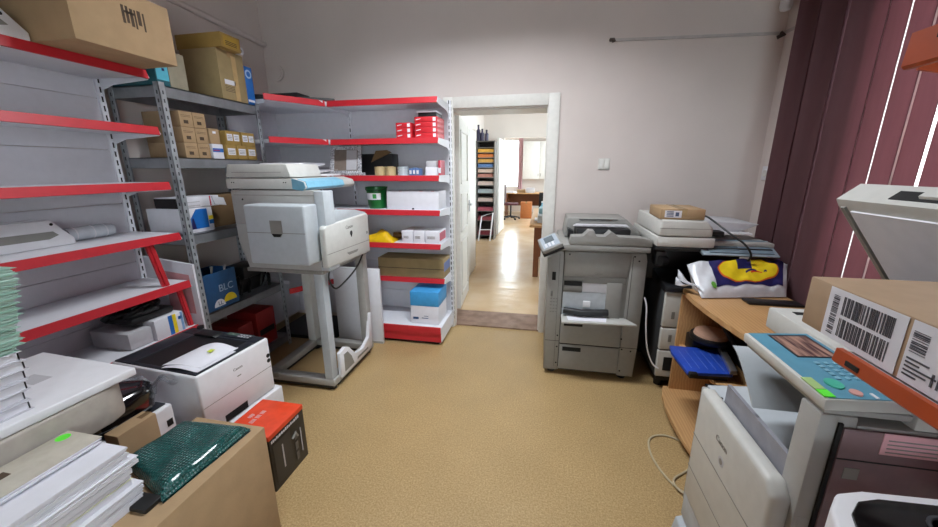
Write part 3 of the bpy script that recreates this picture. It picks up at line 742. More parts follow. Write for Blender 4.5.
B(-1.10, -.845, 2.86, 3.13, .171, .36, .003).build('body', PAPER, c)
B(-1.102, -.843, 2.858, 3.132, .34, .47, .003).build('lid', LBLUE, c)
l = MB().box(-1.08, -1.03, 2.859, 2.861, .215, .235).box(-1.0, -.94, 2.859, 2.861, .225, .232).box(-.98, -.94, 2.859, 2.861, .245, .25); l.build('print', DBLUE, c)
c = thing('metal_sheet', 'tall pale grey metal sheet standing between copier stand and back shelves', 'panel', (-1.55, 2.765, 0))
B(-1.76, -1.33, 2.755, 2.785, 0, .685, .004).build('sheet', WHITE_METAL, c)
B(-1.76, -1.33, 2.752, 2.755, .0, .02).build('edge', GREYP, c)
# ------------------------------------------------------------------ tall copier on an open stand (left)
st = thing('copier_stand', 'open white frame stand under the tall copier, left of the back shelves', 'stand', (-1.63, 2.3, 0))
def post(x0, x1, y0, y1, z0, z1): return MB().box(x0, x1, y0, y1, z0, z1, .004)
b = MB().box(-1.92, -1.36, 2.02, 2.09, .035, .085, .006).box(-1.92, -1.36, 2.56, 2.63, .035, .085, .006).box(-1.92, -1.85, 2.09, 2.56, .035, .085, .006).box(-1.43, -1.36, 2.09, 2.56, .035, .085, .006)
b.build('base_frame', GREYP, st)
MB().box(-1.90, -1.38, 2.03, 2.08, .012, .034).box(-1.90, -1.38, 2.57, 2.62, .012, .034).box(-1.41, -1.37, 2.08, 2.57, .012, .034).box(-1.91, -1.86, 2.08, 2.57, .012, .034).build('plinth', BLACK, st)
for x, y in ((-1.87, 2.06), (-1.4, 2.06), (-1.87, 2.58), (-1.4, 2.58)): MB().cyl((x, y, 0), (x, y, .02), .025).build('foot', BLACK, st)
B(-1.43, -1.372, 2.022, 2.09, .085, .87, .004).build('post', BLUEGREY, st)
B(-1.43, -1.365, 2.56, 2.628, .085, .87, .004).build('post', GREYP, st)
B(-1.99+.07, -1.85, 2.55, 2.628, .085, .87, .004).build('post', CREAM, st)
B(-1.80, -1.72, 2.59, 2.6, .085, .87, .004).build('back_sheet', GREYP, st)
B(-1.92, -1.36, 2.02, 2.63, .845, .87, .004).build('top_frame', GREYP2, st)
# moulded front piece
pc = MB()
pc.prism([(2.095, .06), (2.55, .06), (2.58, .085), (2.60, .36), (2.575, .36), (2.53, .17), (2.42, .12), (2.30, .14), (2.22, .24), (2.17, .265), (2.095, .25)], 'X', -1.372, -1.345, .004)
pc = pc.build('front_guide', WHITEP, st)
MB().prism([(2.14, .085), (2.27, .085), (2.24, .16), (2.19, .22), (2.14, .22)], 'X', -1.3455, -1.343).build('recess', GREYP2, pc)
MB().prism([(2.32, .085), (2.5, .085), (2.5, .10), (2.33, .105)], 'X', -1.3455, -1.343).build('recess', GREYP2, pc)
B(-1.88, -1.80, 2.012, 2.022, .06, .10, .003).build('bracket', GREYP2, st)

cp = thing('copier', 'tall white and grey office copier raised on the open frame stand', 'copier', (-1.63, 2.3, .871))
bd = MB().prism([(-1.95, 1.05), (-1.9, .91), (-1.9, .871), (-1.335, .871), (-1.335, 1.16), (-1.95, 1.16)], 'Y', 2.02, 2.58, .005).box(-1.95, -1.365, 2.02, 2.10, 1.16, 1.378, .003).box(-1.95, -1.66, 2.10, 2.58, 1.16, 1.378, .003).build('body', GREYP, cp)
# recessed paper exit: dark gap block and tray
MB().prism([(-1.365, .875), (-1.30, .875), (-1.30, 1.374), (-1.365, 1.374)], 'Y', 2.016, 2.13, .006).build('front_column', BLUEGREY, cp)
MB().prism([(2.135, 1.15), (2.56, 1.15), (2.56, 1.19), (2.40, 1.225), (2.135, 1.25)], 'X', -1.64, -1.31, .004).build('exit_tray', BLUEGREY, cp)
B(-1.662, -1.655, 2.13, 2.56, 1.22, 1.36).build('exit_slot', DARK, cp)
fd = MB().prism([(1.985, .9), (2.565, .885), (2.57, 1.17), (2.55, 1.185), (2.0, 1.165), (1.985, 1.15)], 'X', -1.335, -1.295, .012, 3).build('front_door', CREAM, cp)
MB().prism([(1.99, .985), (2.56, .975), (2.56, .979), (1.99, .989)], 'X', -1.2955, -1.294).build('seam', GREYP2, fd)
MB().prism([(2.22, .95), (2.38, .945), (2.36, .93), (2.25, .93)], 'X', -1.297, -1.293).build('grip', GREYP2, fd)
text('lettering', 'Canon', .035, basis((-1.2942, 2.28, 1.12), (0, 1, 0), (0, 0, 1)), GREYP2, fd)
MB().cyl((-1.2955, 2.30, 1.075), (-1.2938, 2.30, 1.075), .016).build('emblem', DARK, fd)
MB().prism([(2.285, 1.07), (2.315, 1.07), (2.3, 1.045)], 'X', -1.2955, -1.2935).build('emblem', DARK, fd)
B(-1.2965, -1.294, 2.52, 2.545, 1.03, 1.05).build('button', GREYP2, fd)
# side cover box
sc = MB().box(-1.755, -1.35, 1.885, 2.02, .94, 1.30, .012, 3).build('side_cover', BLUEGREY, cp)
B(-1.75, -1.355, 1.8843, 1.8853, 1.133, 1.137).build('seam', GREYP2, sc)
MB().prism([(-1.585, 1.21), (-1.505, 1.21), (-1.505, 1.135), (-1.52, 1.11), (-1.57, 1.11), (-1.585, 1.135)], 'Y', 1.8838, 1.8856).build('grip', GREYP2, sc)
MB().prism([(-1.58, 1.13), (-1.51, 1.13), (-1.525, 1.112), (-1.565, 1.112)], 'Y', 1.883, 1.8856).build('grip_shadow', DARK, sc)  # dark wedge that paints the shadow inside the grip
l = MB()
for x, z in ((-1.87, 1.32), (-1.84, 1.0), (-1.85, 1.15), (-1.83, 1.07)): l.cyl((x, 2.0195, z), (x, 2.0185, z), .006, n=10)
l.build('screw', DARK, cp)
B(-1.93, -1.36, 2.0185, 2.0195, 1.345, 1.35).build('seam', GREYP2, cp)
l = B(-1.345, -1.32, 2.0145, 2.016, 1.07, 1.11, .002); l.build('latch', GREYP2, cp)
B(-1.345, -1.315, 2.0145, 2.016, .97, .985).build('handle', DARK, cp)
l = MB()
for i in range(9): l.box(-1.355, -1.33, 2.0148, 2.016, .90+.007*i, .903+.007*i)
l.build('vent', DARK, cp)
# scanner unit
MB().prism([(-1.975, 1.385), (-1.5, 1.385), (-1.5, 1.45), (-1.975, 1.45)], 'Y', 2.02, 2.62, .006).build('scanner', CREAM, cp)
l = MB()
for x in (-1.93, -1.915, -1.56, -1.545): l.cyl((x, 2.0195, 1.425), (x, 2.0185, 1.425), .004, n=10)
l.build('screw', DARK, cp)
ad = MB().prism([(-1.97, 1.455), (-1.505, 1.455), (-1.53, 1.535), (-1.95, 1.535)], 'Y', 2.02, 2.35, .008).build('document_feeder', CREAM, cp)
B(-1.92, -1.57, 2.0185, 2.0195, 1.485, 1.488).build('seam', GREYP2, ad)
MB().prism([(-1.9, 1.456), (-1.52, 1.456), (-1.52, 1.47), (-1.9, 1.478)], 'Y', 2.35, 2.62, .004).build('platen_cover', WHITEP, cp)
MB().prism([(2.22, 1.50), (2.52, 1.535), (2.52, 1.545), (2.22, 1.545)], 'X', -1.88, -1.58, .004).build('input_tray', WHITEP, cp)
MB().prism([(2.3, 1.47), (2.56, 1.495), (2.56, 1.50), (2.3, 1.50)], 'X', -1.80, -1.54, .003).build('output_tray', WHITEP, cp)
for i in range(3):
    MB().box(-1.8+.02*i, -1.57+.02*i, 2.26+.05*i, 2.52+.04*i, 1.5465-.022*i+(.0 if i == 0 else .0), 1.5475-.022*i, M=None).build('paper_sheet', PAPER, cp)
# operator panel along the front
pn = MB().prism([(-1.50, 1.385), (-1.43, 1.375), (-1.41, 1.395), (-1.42, 1.43), (-1.50, 1.452)], 'Y', 2.02, 2.62, .006).build('operator_panel', CREAM, cp)
MB().prism([(-1.428, 1.382), (-1.408, 1.396), (-1.418, 1.428), (-1.47, 1.444), (-1.474, 1.4475), (-1.415, 1.431), (-1.404, 1.395), (-1.426, 1.379)], 'Y', 2.03, 2.46, .0).build('panel_face', mat('sky_panel', '#78b2cc', .35), pn)
MB().prism([(-1.502, 1.386), (-1.432, 1.376), (-1.412, 1.396), (-1.422, 1.428), (-1.502, 1.45)], 'Y', 2.017, 2.02).build('panel_end', mat('sky_panel2', '#6fa5bd', .35), pn)
solo('hanging_cable', 'black power cable hanging under the copier front corner', 'cable', MB().tube([(-1.37, 2.12, .868), (-1.36, 2.08, .80), (-1.35, 2.13, .72), (-1.34, 2.25, .74), (-1.33, 2.4, .80), (-1.34, 2.52, .866)], .006, 8, 6), BLACK, (-1.36, 2.1, .8))

GCOP = mat('copier_grey', '#8b8985', .45, var=.03); GCOP2 = mat('copier_grey_dark', '#6f6d69', .5, var=.03)
# ------------------------------------------------------------------ grey copier by the door
gc = thing('copier', 'grey office copier with open side tray standing right of the doorway', 'copier', (.375, 2.85, 0))
FY = 2.53
B(.07, .685, FY+.02, 3.18, .05, .09).build('plinth', BLACK, gc)
for x in (.12, .63):
    for y in (2.6, 3.1): MB().cyl((x, y, 0), (x, y, .05), .03).build('caster', BLACK, gc)
body = MB().prism([(.062, .04), (.69, .04), (.70, .27), (.70, .90), (.69, .955), (.135, .955), (.062, .90)], 'Y', FY+.01, 3.19, .006).build('body', GCOP, gc)
# column left
lc = MB().prism([(.06, .04), (.165, .04), (.165, .95), (.13, .95), (.055, .895)], 'Y', FY, FY+.02, .004).build('service_cover', GCOP, gc)
for a in ((.163, .167, .07, .95), (.135, .1365, .07, .93), (.062, .165, .275, .2775)): B(a[0], a[1], FY-.001, FY, a[2], a[3]).build('seam', DARK, lc)
B(.09, .115, FY-.0015, FY, .74, .80).build('slot', DARK, lc)
B(.085, .10, FY-.003, FY, .62, .66, .002).build('latch', GCOP2, lc)
l = MB()
for i in range(5):
    for j in range(3): l.box(.085+.02*j, .097+.02*j, FY-.0012, FY, .50+.025*i, .506+.025*i)
l.build('vent', GCOP2, lc)
l = MB()
for x, z in ((.15, .32), (.15, .23), (.15, .1), (.59, .33), (.6, .25), (.6, .08), (.66, .24), (.3, .07), (.65, .9), (.2, .93), (.62, .93)): l.cyl((x, FY+.0005, z), (x, FY-.0015, z), .006, n=8)
l.build('screw', DARK, gc)
# right cover
rc = MB().prism([(.585, .04), (.69, .04), (.70, .27), (.70, .90), (.69, .95), (.60, .95)], 'Y', FY, FY+.01, .003).build('edge_cover', GCOP, gc)
B(.58, .70, FY-.001, FY, .262, .265).build('seam', DARK, rc)
B(.61, .613, FY-.001, FY, .45, .93).build('seam', DARK, rc)
# upper door and recess with open tray
MB().prism([(.168, .775), (.58, .775), (.60, .95), (.168, .95)], 'Y', FY, FY+.01, .003).build('feed_cover', GCOP, gc)
text('lettering', 'Canon', .02, basis((.40, FY-.0003, .80), (1, 0, 0), (0, 0, 1)), GCOP2, gc)
rcs = MB().box(.30, .58, FY-.002, FY+.012, .73, .775).box(.17, .30, FY, FY+.012, .745, .775).box(.17, .30, FY-.004, FY+.012, .66, .705, .003)
rcs.build('tray_frame', GCOP2, gc)
B(.175, .295, FY-.004, FY-.001, .708, .74).build('grip', DARK, gc)
B(.17, .52, FY+.0, FY+.011, .46, .66).build('recess_back', mat('pale_grey_metal', '#aeb4ba', .4), gc)
B(.30, .56, FY-.0, FY+.011, .665, .735).build('recess_upper', PAPERG, gc)
B(.31, .36, FY-.012, FY, .555, .60, .003).build('paper_guide', WHITEP, gc)
B(.46, .56, FY-.01, FY+.011, .46, .74, .003).build('side_guide', GCOP, gc)
l = MB().tube([(.18, FY-.012, .525), (.3, FY-.03, .518), (.48, FY-.012, .525)], .024, 12); l.build('feed_roller', BLACK, gc)
tf = MB().prism([(.165, 2.54), (.60, 2.54), (.66, 2.43), (.165, 2.40)], 'Z', .470, .486, .005).build('bypass_tray', mat('tray_grey', '#b3b2ad', .45), gc)
MB().prism([(.2, 2.53), (.48, 2.53), (.46, 2.44), (.21, 2.43)], 'Z', .486, .489).build('paper_sheet', PAPER, tf)
# drawers
for z0, z1 in ((.262, .452), (.055, .254)):
    dr = MB().box(.168, .58, FY-.004, FY+.01, z0, z1, .004).build('drawer', GCOP, gc)
    B(.19, .32, FY-.006, FY-.0035, z1-.05, z1-.018).build('handle', DARK, dr)
    B(.168, .58, FY-.001, FY+.002, z0-.006, z0-.001).build('seam', DARK, dr)
# scanner and feeder
MB().box(.13, .705, 2.50, 3.15, .962, 1.0, .005).build('scanner', GCOP, gc)
MB().prism([(.19, 1.004), (.71, 1.004), (.71, 1.05), (.64, 1.06), (.50, 1.06), (.47, 1.08), (.45, 1.10), (.42, 1.06), (.36, 1.06), (.345, 1.10), (.31, 1.10), (.28, 1.06), (.20, 1.06)], 'Y', 2.50, 2.60, .004).build('platen_front', GCOP, gc)
af = MB().prism([(.17, 1.004), (.705, 1.004), (.705, 1.05), (.60, 1.145), (.19, 1.145)], 'Y', 2.80, 3.12, .008).build('document_feeder', GCOP, gc)
MB().box(.24, .60, 2.62, 2.80, 1.02, 1.095, .01).build('feeder_mouth', BLACK, gc)
MB().prism([(.22, 1.105), (.6, 1.105), (.58, 1.12), (.24, 1.12)], 'Y', 2.66, 2.70, .003).build('feeder_tray', PAPERG, gc)
l = MB().box(.27, .54, 2.795, 2.80, 1.135, 1.14); l.build('feeder_slot', BLACK, gc)
MB().prism([(.19, 1.02), (.23, 1.02), (.23, 1.06), (.19, 1.08)], 'Y', 2.71, 2.80).build('feeder_side_shadow', BLACK, gc)  # black wedge standing in for the shadow beside the feeder mouth
# tilted operator panel at left
Mp = basis((.025, 2.45, .935), (.86, .18, .38), (-.22, .96, .25))
pn = MB().box(0, .145, 0, .19, 0, .03, .008, M=Mp).build('operator_panel', GCOP, gc)
MB().box(.015, .13, .015, .175, .03, .032, M=Mp).build('panel_face', mat('panel_grey_blue', '#9aa3ad', .3), pn)
MB().box(.04, .105, .08, .16, .032, .033, M=Mp).build('screen', mat('grey_screen', '#5d666c', .15), pn)
l = MB()
for i in range(4):
    for j in range(3): l.box(.03+.025*j, .045+.025*j, .025+.013*i, .033+.013*i, .032, .034, M=Mp)
l.build('key', WHITEP, pn)
MB().box(-.004, .145, .0, .19, -.02, .0, .006, M=Mp).build('panel_base', BLACK, pn)
solo('white_cable', 'thin white cable hanging between the two copiers down to the floor', 'cable', MB().tube([(.70, 2.50, .66), (.715, 2.48, .6), (.725, 2.47, .45), (.75, 2.47, .3), (.79, 2.46, .2), (.83, 2.45, .17)], .005, 8, 6), WHITEP, (.73, 2.48, .4))

# ------------------------------------------------------------------ second copier behind the desk
c2 = thing('copier', 'white copier with a black middle in the right back corner behind the desk', 'copier', (1.1, 2.8, 0))
x0, x1, y0, y1 = .82, 1.36, 2.48, 3.12
B(x0+.02, x1, y0+.03, y1, .05, .10).build('plinth', BLACK, c2)
for x in (.87, 1.3):
    for y in (2.55, 3.05): MB().cyl((x, y, 0), (x, y, .05), .028).build('caster', BLACK, c2)
B(x0, x1, y0+.02, y1, .1, .72, .008).build('body', mat('dark_grey_side', '#3a3b3d', .5), c2)
for z0, z1 in ((.10, .30), (.305, .465), (.47, .72)):
    dr = MB().box(x0, x1, y0-.01, y0+.02, z0, z1-.004, .008, 3).build('drawer', CREAM, c2)
    if z0 < .2: B(x0+.04, x0+.3, y0-.0115, y0-.009, z0+.05, z1-.05).build('handle', DARK, dr)
    else: B(x0+.05, x0+.07, y0-.0115, y0-.009, z0+.06, z0+.11).build('latch', GREYP2, dr)
B(x0-.05, x1, 2.78, y1, .72, 1.0, .006).build('rear_tower', BLACK, c2)
MB().prism([(2.46, .72), (2.78, .72), (2.78, .80), (2.46, .755)], 'X', x0-.01, x1, .004).build('exit_tray', mat('exit_black', '#1e1f22', .35), c2)
B(.74, .80, 2.5, 2.6, .88, .98, .01).build('hinge_block', BLACK, c2)
MB().cyl((.76, 2.48, .92), (.80, 2.5, .92), .03).build('hinge', BLACK, c2)
B(.72, 1.38, 2.47, 3.10, .99, 1.02, .006).build('scanner_base', BLACK, c2)
MB().box(.72, 1.05, 2.45, 3.10, 1.02, 1.082, .008).build('scanner', CREAM, c2)
MB().box(1.05, 1.40, 2.50, 3.10, 1.02, 1.05, .006).build('scanner_glass_frame', GREYP, c2)
ad = MB().prism([(.725, 1.088), (1.03, 1.088), (1.03, 1.14), (.99, 1.185), (.735, 1.19)], 'Y', 2.45, 3.05, .01, 3).build('document_feeder', CREAM, c2)
B(.728, 1.02, 2.4488, 2.45, 1.135, 1.138).build('seam', GREYP2, ad)
MB().prism([(1.03, 1.09), (1.25, 1.10), (1.36, 1.15), (1.03, 1.17)], 'Y', 2.62, 2.98, .006).build('feeder_tray', PAPERG, ad)
B(1.03, 1.30, 2.56, 2.95, 1.09, 1.10).build('feeder_exit', WHITEP, ad)
B(1.02, 1.10, 2.47, 2.55, 1.092, 1.12).build('feeder_mouth', DARK, ad)
pn = MB().prism([(2.42, .985), (2.44, .975), (2.60, 1.01), (2.60, 1.04), (2.58, 1.055)], 'X', .985, 1.40, .004).build('operator_panel', mat('pale_panel', '#8f9ca6', .4), c2)
Mp = basis((.995, 2.425, .99), (1, 0, 0), (0, .155, .065))
MB().box(.03, .38, .015, .16, .0, .004, M=Mp).build('panel_face', mat('panel_steel', '#6f808c', .3), pn)
MB().box(.06, .2, .04, .14, .004, .006, M=Mp).build('screen', mat('panel_screen2', '#5b6a74', .12), pn)
c = carton('cardboard_box', 'flat kraft box with white label on top of the corner copier', .735, .985, 2.47, 2.78, 1.19, 1.255, KRAFT, tape=True, rz=-3)
MB().box(-.10, -.005, -.1562, -.1548, .012, .055).build('label', PAPER, c, True)
l = MB()
for i in range(4): l.box(-.09, -.05, -.1568, -.156, .018+.009*i, .023+.009*i)
l.box(-.04, -.02, -.1568, -.156, .02, .045); l.build('print', mat('label_ink', '#55607a', .6), c, True)
solo('black_cable', 'black cable running from the flat kraft box over the copier lid towards the bag', 'cable', MB().tube([(.99, 2.60, 1.20), (1.03, 2.58, 1.20), (1.08, 2.53, 1.16), (1.13, 2.46, 1.11), (1.19, 2.41, 1.06), (1.23, 2.40, 1.0), (1.225, 2.41, .955)], .006, 8, 6), BLACK, (1.05, 2.5, 1.1))
# ------------------------------------------------------------------ desk and what lies on it
dk = thing('desk', 'beech coloured desk with curved edge and open shelves along the right wall', 'desk', (1.2, 2.0, 0))
top = [(.90, 2.425), (.885, 2.32), (.882, 2.2), (.89, 2.05), (.91, 1.87), (.935, 1.70), (.955, 1.50), (1.44, 1.50), (1.44, 2.425)]
MB().prism(top, 'Z', .735, .762, .005).build('desktop', WOOD, dk)
B(.885, 1.42, 2.37, 2.395, 0, .735, .003).build('end_panel', WOOD, dk)
B(.965, 1.42, 1.70, 1.725, 0, .735, .003).build('divider', WOOD, dk)
B(.985, 1.42, 1.505, 1.53, 0, .735, .003).build('end_panel', WOOD, dk)
B(1.40, 1.42, 1.53, 2.37, .03, .735).build('back_panel', WOOD, dk)
MB().prism([(.905, 2.37), (.93, 2.1), (.95, 1.725), (1.40, 1.725), (1.40, 2.37)], 'Z', .378, .40, .003).build('shelf', WOOD, dk)
MB().prism([(.855, 2.40), (.815, 2.28), (.80, 2.15), (.795, 2.02), (.80, 1.88), (.815, 1.74), (.87, 1.55), (1.40, 1.55), (1.40, 2.37)], 'Z', .05, .075, .004).build('bottom_shelf', WOOD, dk)
B(.92, 1.38, 1.6, 2.34, 0, .05).build('plinth', mat('dark_plinth', '#3f3128', .6), dk)
# paper trimmer
tm = thing('paper_trimmer', 'blue paper trimmer with grey rail lying on the desk shelf', 'paper trimmer', (.95, 2.1, .401))
MB().prism([(.80, 2.23), (.785, 2.15), (.795, 1.92), (1.02, 1.94), (1.08, 2.23)], 'Z', .433, .453, .004).build('board', VBLUE, tm)
MB().prism([(.82, 2.21), (.81, 2.15), (.82, 1.95), (1.01, 1.96), (1.07, 2.21)], 'Z', .401, .433).build('base', BLACK, tm)
MB().prism([(1.0, 1.935), (1.035, 1.935), (1.095, 2.225), (1.06, 2.23)], 'Z', .453, .478, .004).build('rail', SILVER, tm)
MB().tube([(1.08, 1.97, .47), (1.10, 2.1, .52), (1.06, 2.22, .62)], .014, 8).build('cutting_arm', BLACK, tm)
l = MB()
for i in range(6): l.box(.83+.04*i, .832+.04*i, 1.97, 2.18, .453, .4536)
l.build('grid_lines', mat('pale_line', '#6f86c8', .5), tm)
B(.80, .84, 1.90, 1.93, .431, .455, .003).build('end_stop', BLACK, tm)
k = MB().box(.87, 1.1, 1.76, 1.89, .401, .415, .006); k.tube([(.83, 1.80, .414), (.95, 1.84, .414), (1.1, 1.82, .414)], .012, 8, 4)
solo('black_bracket', 'flat black bracket lying on the desk shelf in front of the trimmer', 'bracket', k, BLACK, (.95, 1.85, .401))
solo('black_block', 'black block under the round spool on the desk shelf', 'block', B(.93, 1.16, 2.245, 2.36, .401, .50, .01), BLACK, (1.05, 2.3, .401))
t = thing('cable_spool', 'pinkish round disc with a black rim resting on a black block behind the trimmer', 'spool', (1.03, 2.29, .5005))
MB().lathe((1.03, 2.255, .5005), [(.03, 0), (.11, 0), (.115, .015), (.11, .03), (.03, .03)]).build('base', BLACK, t)
MB().lathe((1.03, 2.255, .5305), [(.0, 0), (.095, 0), (.09, .02), (.03, .028), (0, .028)]).build('disc', PINKB, t)
k = MB().box(1.12, 1.36, 1.90, 2.22, .401, .54, .03).box(1.16, 1.34, 1.95, 2.18, .53, .68, .03)
k.tube([(1.2, 1.9, .6), (1.12, 1.95, .66), (1.1, 2.0, .56), (1.15, 2.05, .45)], .012, 8, 5)
solo('black_device', 'black boxy device deep inside the desk shelf behind the trimmer rail', 'device', k, BLACK, (1.27, 1.95, .401))
# bag
bg = thing('plastic_bag', 'white plastic bag with navy and yellow print on the far end of the desk', 'bag', (1.15, 2.35, .763))
P00, P10, P11, P01 = Vector((.93, 2.225, .765)), Vector((1.42, 2.335, .765)), Vector((1.47, 2.47, .93)), Vector((.90, 2.43, .915))
def bagp(u, v, off=0):
    p = P00*(1-u)*(1-v)+P10*u*(1-v)+P11*u*v+P01*(1-u)*v
    e = (min(u, 1-u, .12)/.12)**.5 * (min(v, 1-v, .12)/.12)**.5
    wr = .006*math.sin(17*u+5*v)*math.sin(13*v+3*u)+.004*math.sin(31*u-9*v)
    return p+Vector((0, 0, .004+(.032+.012*v+wr)*e+off*1.6))
b = MB(); b.grid(lambda u, v: bagp(u, v), 36, 24)
b.grid(lambda u, v: (lambda p: Vector((p.x, p.y, p.z-min(1, 12*min(u, 1-u, v, 1-v))*(p.z-.7645))))(bagp(u, v)), 36, 24)
b.build('bag_body', mat('white_bag', '#d3d5da', .3), bg)
b = MB()
for (c0, c1, c2_) in (((.94, 2.23, .80), (.84, 2.36, .85), (.86, 2.44, .87)), ((.92, 2.27, .81), (.82, 2.34, .82), (.84, 2.40, .83))):
    b.grid(lambda u, v: Vector(c0)*(1-u)*(1-v)+Vector(c1)*u+Vector(c2_)*(1-u)*v+Vector((0, 0, .012*math.sin(8*v+5*u))), 10, 10, .0015)
b.build('handles', mat('white_bag', '#d3d5da', .3), bg)
def patch(u0, u1, v0, v1, off, m, name, shape=None):
    mb = MB()
    def fn(a, b_):
        if shape == 'ell':
            r = b_; t = a*2*math.pi
            return bagp((u0+u1)/2+(u1-u0)/2*r*math.cos(t), (v0+v1)/2+(v1-v0)/2*r*math.sin(t), off)
        return bagp(u0+(u1-u0)*a, v0+(v1-v0)*b_+.03*math.sin(3*a), off)
    if shape == 'ell': mb.grid(lambda a, b_: fn(a, .02+.98*b_), 36, 6)
    else: mb.grid(fn, 30, 18)
    mb.build(name, m, bg)
patch(.20, .95, .16, .97, .0025, NAVY, 'navy_print')
patch(.26, .90, .24, .95, .004, mat('orange_rim', '#d8661f', .5), 'rim_print', 'ell')
patch(.275, .885, .265, .93, .0055, YEL, 'yellow_print', 'ell')
patch(.47, .62, .6, .86, .007, NAVY, 'dark_mark'); patch(.55, .66, .5, .56, .007, NAVY, 'dark_mark'); patch(.74, .77, .5, .56, .007, NAVY, 'dark_mark')
patch(.60, .72, .47, .51, .007, ORED, 'red_mark')
patch(.13, .19, .10, .24, .007, mat('leaf_green', '#6fb84a', .5), 'green_emblem', 'ell'); patch(.19, .27, .15, .17, .005, NAVY, 'print_line')
solo('black_laptop', 'thin black folder edge sticking out from under the bag at the desk back', 'folder', B(1.15, 1.42, 2.17, 2.255, .763, .775, .003), BLACK, (1.3, 2.21, .763))
solo('floor_cable', 'beige cable looped on the floor in front of the desk', 'cable', MB().tube([(.86, 1.50, .012), (.74, 1.56, .006), (.67, 1.65, .006), (.635, 1.80, .006), (.66, 1.93, .006), (.75, 1.975, .006), (.85, 1.92, .006), (.855, 1.80, .006), (.78, 1.72, .006), (.70, 1.65, .008), (.70, 1.58, .014), (.78, 1.50, .014), (.84, 1.47, .012)], .0055, 8, 6), mat('beige_cable', '#b7aa8c', .5), (.75, 1.7, 0))

# ------------------------------------------------------------------ the copier at the right with open lid
mc = thing('copier', 'large white office copier with raised lid and blue control panel, nearest at right', 'copier', (.97, 1.15, 0))
y0, y1 = .86, 1.43
B(.70, 1.28, y0+.02, y1-.02, .03, .12).build('plinth', BLACK, mc)
for x in (.75, 1.22):
    for y in (y0+.06, y1-.06): MB().cyl((x, y, 0), (x, y, .04), .03).build('caster', BLACK, mc)
B(.65, 1.28, y0, y1, .12, .665, .005).build('body', GREYP, mc)
fd = MB().prism([(.875, .255), (1.325, .255), (1.325, .725), (.91, .725), (.875, .69)], 'X', .60, .65, .016, 3).build('front_door', CREAM, mc)
for z in (.53, .39): B(.5992, .6005, .88, 1.32, z, z+.004).build('seam', GREYP2, fd)
MB().prism([(1.0, .305), (1.07, .30), (1.055, .285), (1.015, .285)], 'X', .5985, .601).build('grip', GREYP2, fd)
text('lettering', 'Canon', .028, basis((.5993, 1.13, .64), (0, -1, 0), (0, 0, 1)), GREYP2, fd)
l = MB().cyl((.6005, 1.115, .585), (.599, 1.115, .585), .017); l.build('emblem', PAPERG, fd)
MB().cyl((.601, 1.115, .585), (.5985, 1.115, .585), .010).build('emblem_core', GREYP2, fd)
MB().cyl((.66, 1.30, .698), (.66, 1.30, .7015), .006, n=12).build('button', DARK, fd)
# foot / stabiliser
MB().box(.615, .65, .88, 1.345, .125, .25, .005).prism([(.585, .01), (.65, .01), (.65, .12), (.60, .10)], 'Y', .88, 1.35, .005).build('paper_deck', BLUEGREY, mc)
# tray well
MB().prism([(.655, .668), (1.2, .668), (1.2, .735), (.655, .69)], 'Y', .985, 1.40, .004).build('output_tray', BLUEGREY, mc)
B(.652, .664, .935, 1.26, .665, .78).build('inner_cover', mat('lilac_grey', '#8f8f97', .45), mc)
B(1.18, 1.28, .86, 1.43, .665, .92, .004).build('rear_tower', GREYP, mc)
B(.645, .72, .862, .93, .10, .955, .005).build('front_column', GREYP, mc)
B(.72, 1.18, .862, .93, .665, .935, .004).build('side_wall', GREYP, mc)
wing = MB()
wing.grid(lambda u, v: Vector((.645+.30*v, 1.255-.16*(u**.7)-.0*v, .925-.12*u)), 14, 4, .008, (0, 1, 0))
wing.build('curved_guide', BLUEGREY, mc)
# glossy side panel facing the camera
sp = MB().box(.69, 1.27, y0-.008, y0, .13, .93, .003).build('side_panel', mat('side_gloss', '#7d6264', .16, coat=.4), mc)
B(.680, .688, y0-.006, y0, .13, .94).build('side_gap', DARK, mc)
B(.69, 1.27, y0-.009, y0-.0075, .85, .853).build('seam', DARK, sp)
B(.765, .90, y0-.0095, y0-.008, .876, .93).build('label', mat('pale_rose_label', '#dca9b0', .4), sp)
l = MB()
for i in range(4): l.box(.775, .87, y0-.01, y0-.0095, .882+.010*i, .885+.010*i)
l.build('print', GREYP2, sp)
MB().box(.71, .74, y0-.0092, y0-.0078, .80, .83, .0).build('knockout', GREYP2, sp)
# upper scanner housing and operator panel
B(.822, 1.28, y0, y1, .937, 1.012, .006).build('scanner', CREAM, mc)
B(.88, 1.18, y0+.04, y1-.09, 1.012, 1.0135).build('glass', mat('scan_glass', '#3a3d40', .06), mc)
B(.652, .82, .866, 1.20, .955, .97, .003).build('panel_bracket', GREYP, mc)
B(.87, .93, 1.36, 1.385, 1.0115, 1.0135).build('slot', DARK, mc); B(.96, 1.02, 1.33, 1.40, 1.012, 1.03, .003).build('connector', BLACK, mc)
Mp = basis((.642, 1.207, .968), (0, -1, 0), (1, 0, .07))
pn = MB().box(0, .352, 0, .178, 0, .03, .006, M=Mp).build('operator_panel', CREAM, mc)
MB().box(.008, .347, .01, .165, .03, .0315, M=Mp).build('panel_face', TEALP, pn)
MB().box(.02, .16, .055, .155, .0315, .0325, M=Mp).build('screen_frame', NAVYP, pn)
MB().box(.03, .155, .06, .15, .0325, .0332, M=Mp).build('screen', SCREEN, pn)
kb = None
for i in range(4):
    for j in range(5):
        MB().box(.185+.018*j, .197+.018*j, .075+.02*i, .085+.02*i, .0315, .0345, .001, M=Mp).build('key', mat('key_blue', '#7fb0c4', .4), pn)
ek = lambda cx, cy, rx, ry, m, n: MB().prism([(cx+rx*math.cos(a*math.pi/12), cy+ry*math.sin(a*math.pi/12)) for a in range(24)], 'Z', .0315, .035, M=Mp).build(n, m, pn)
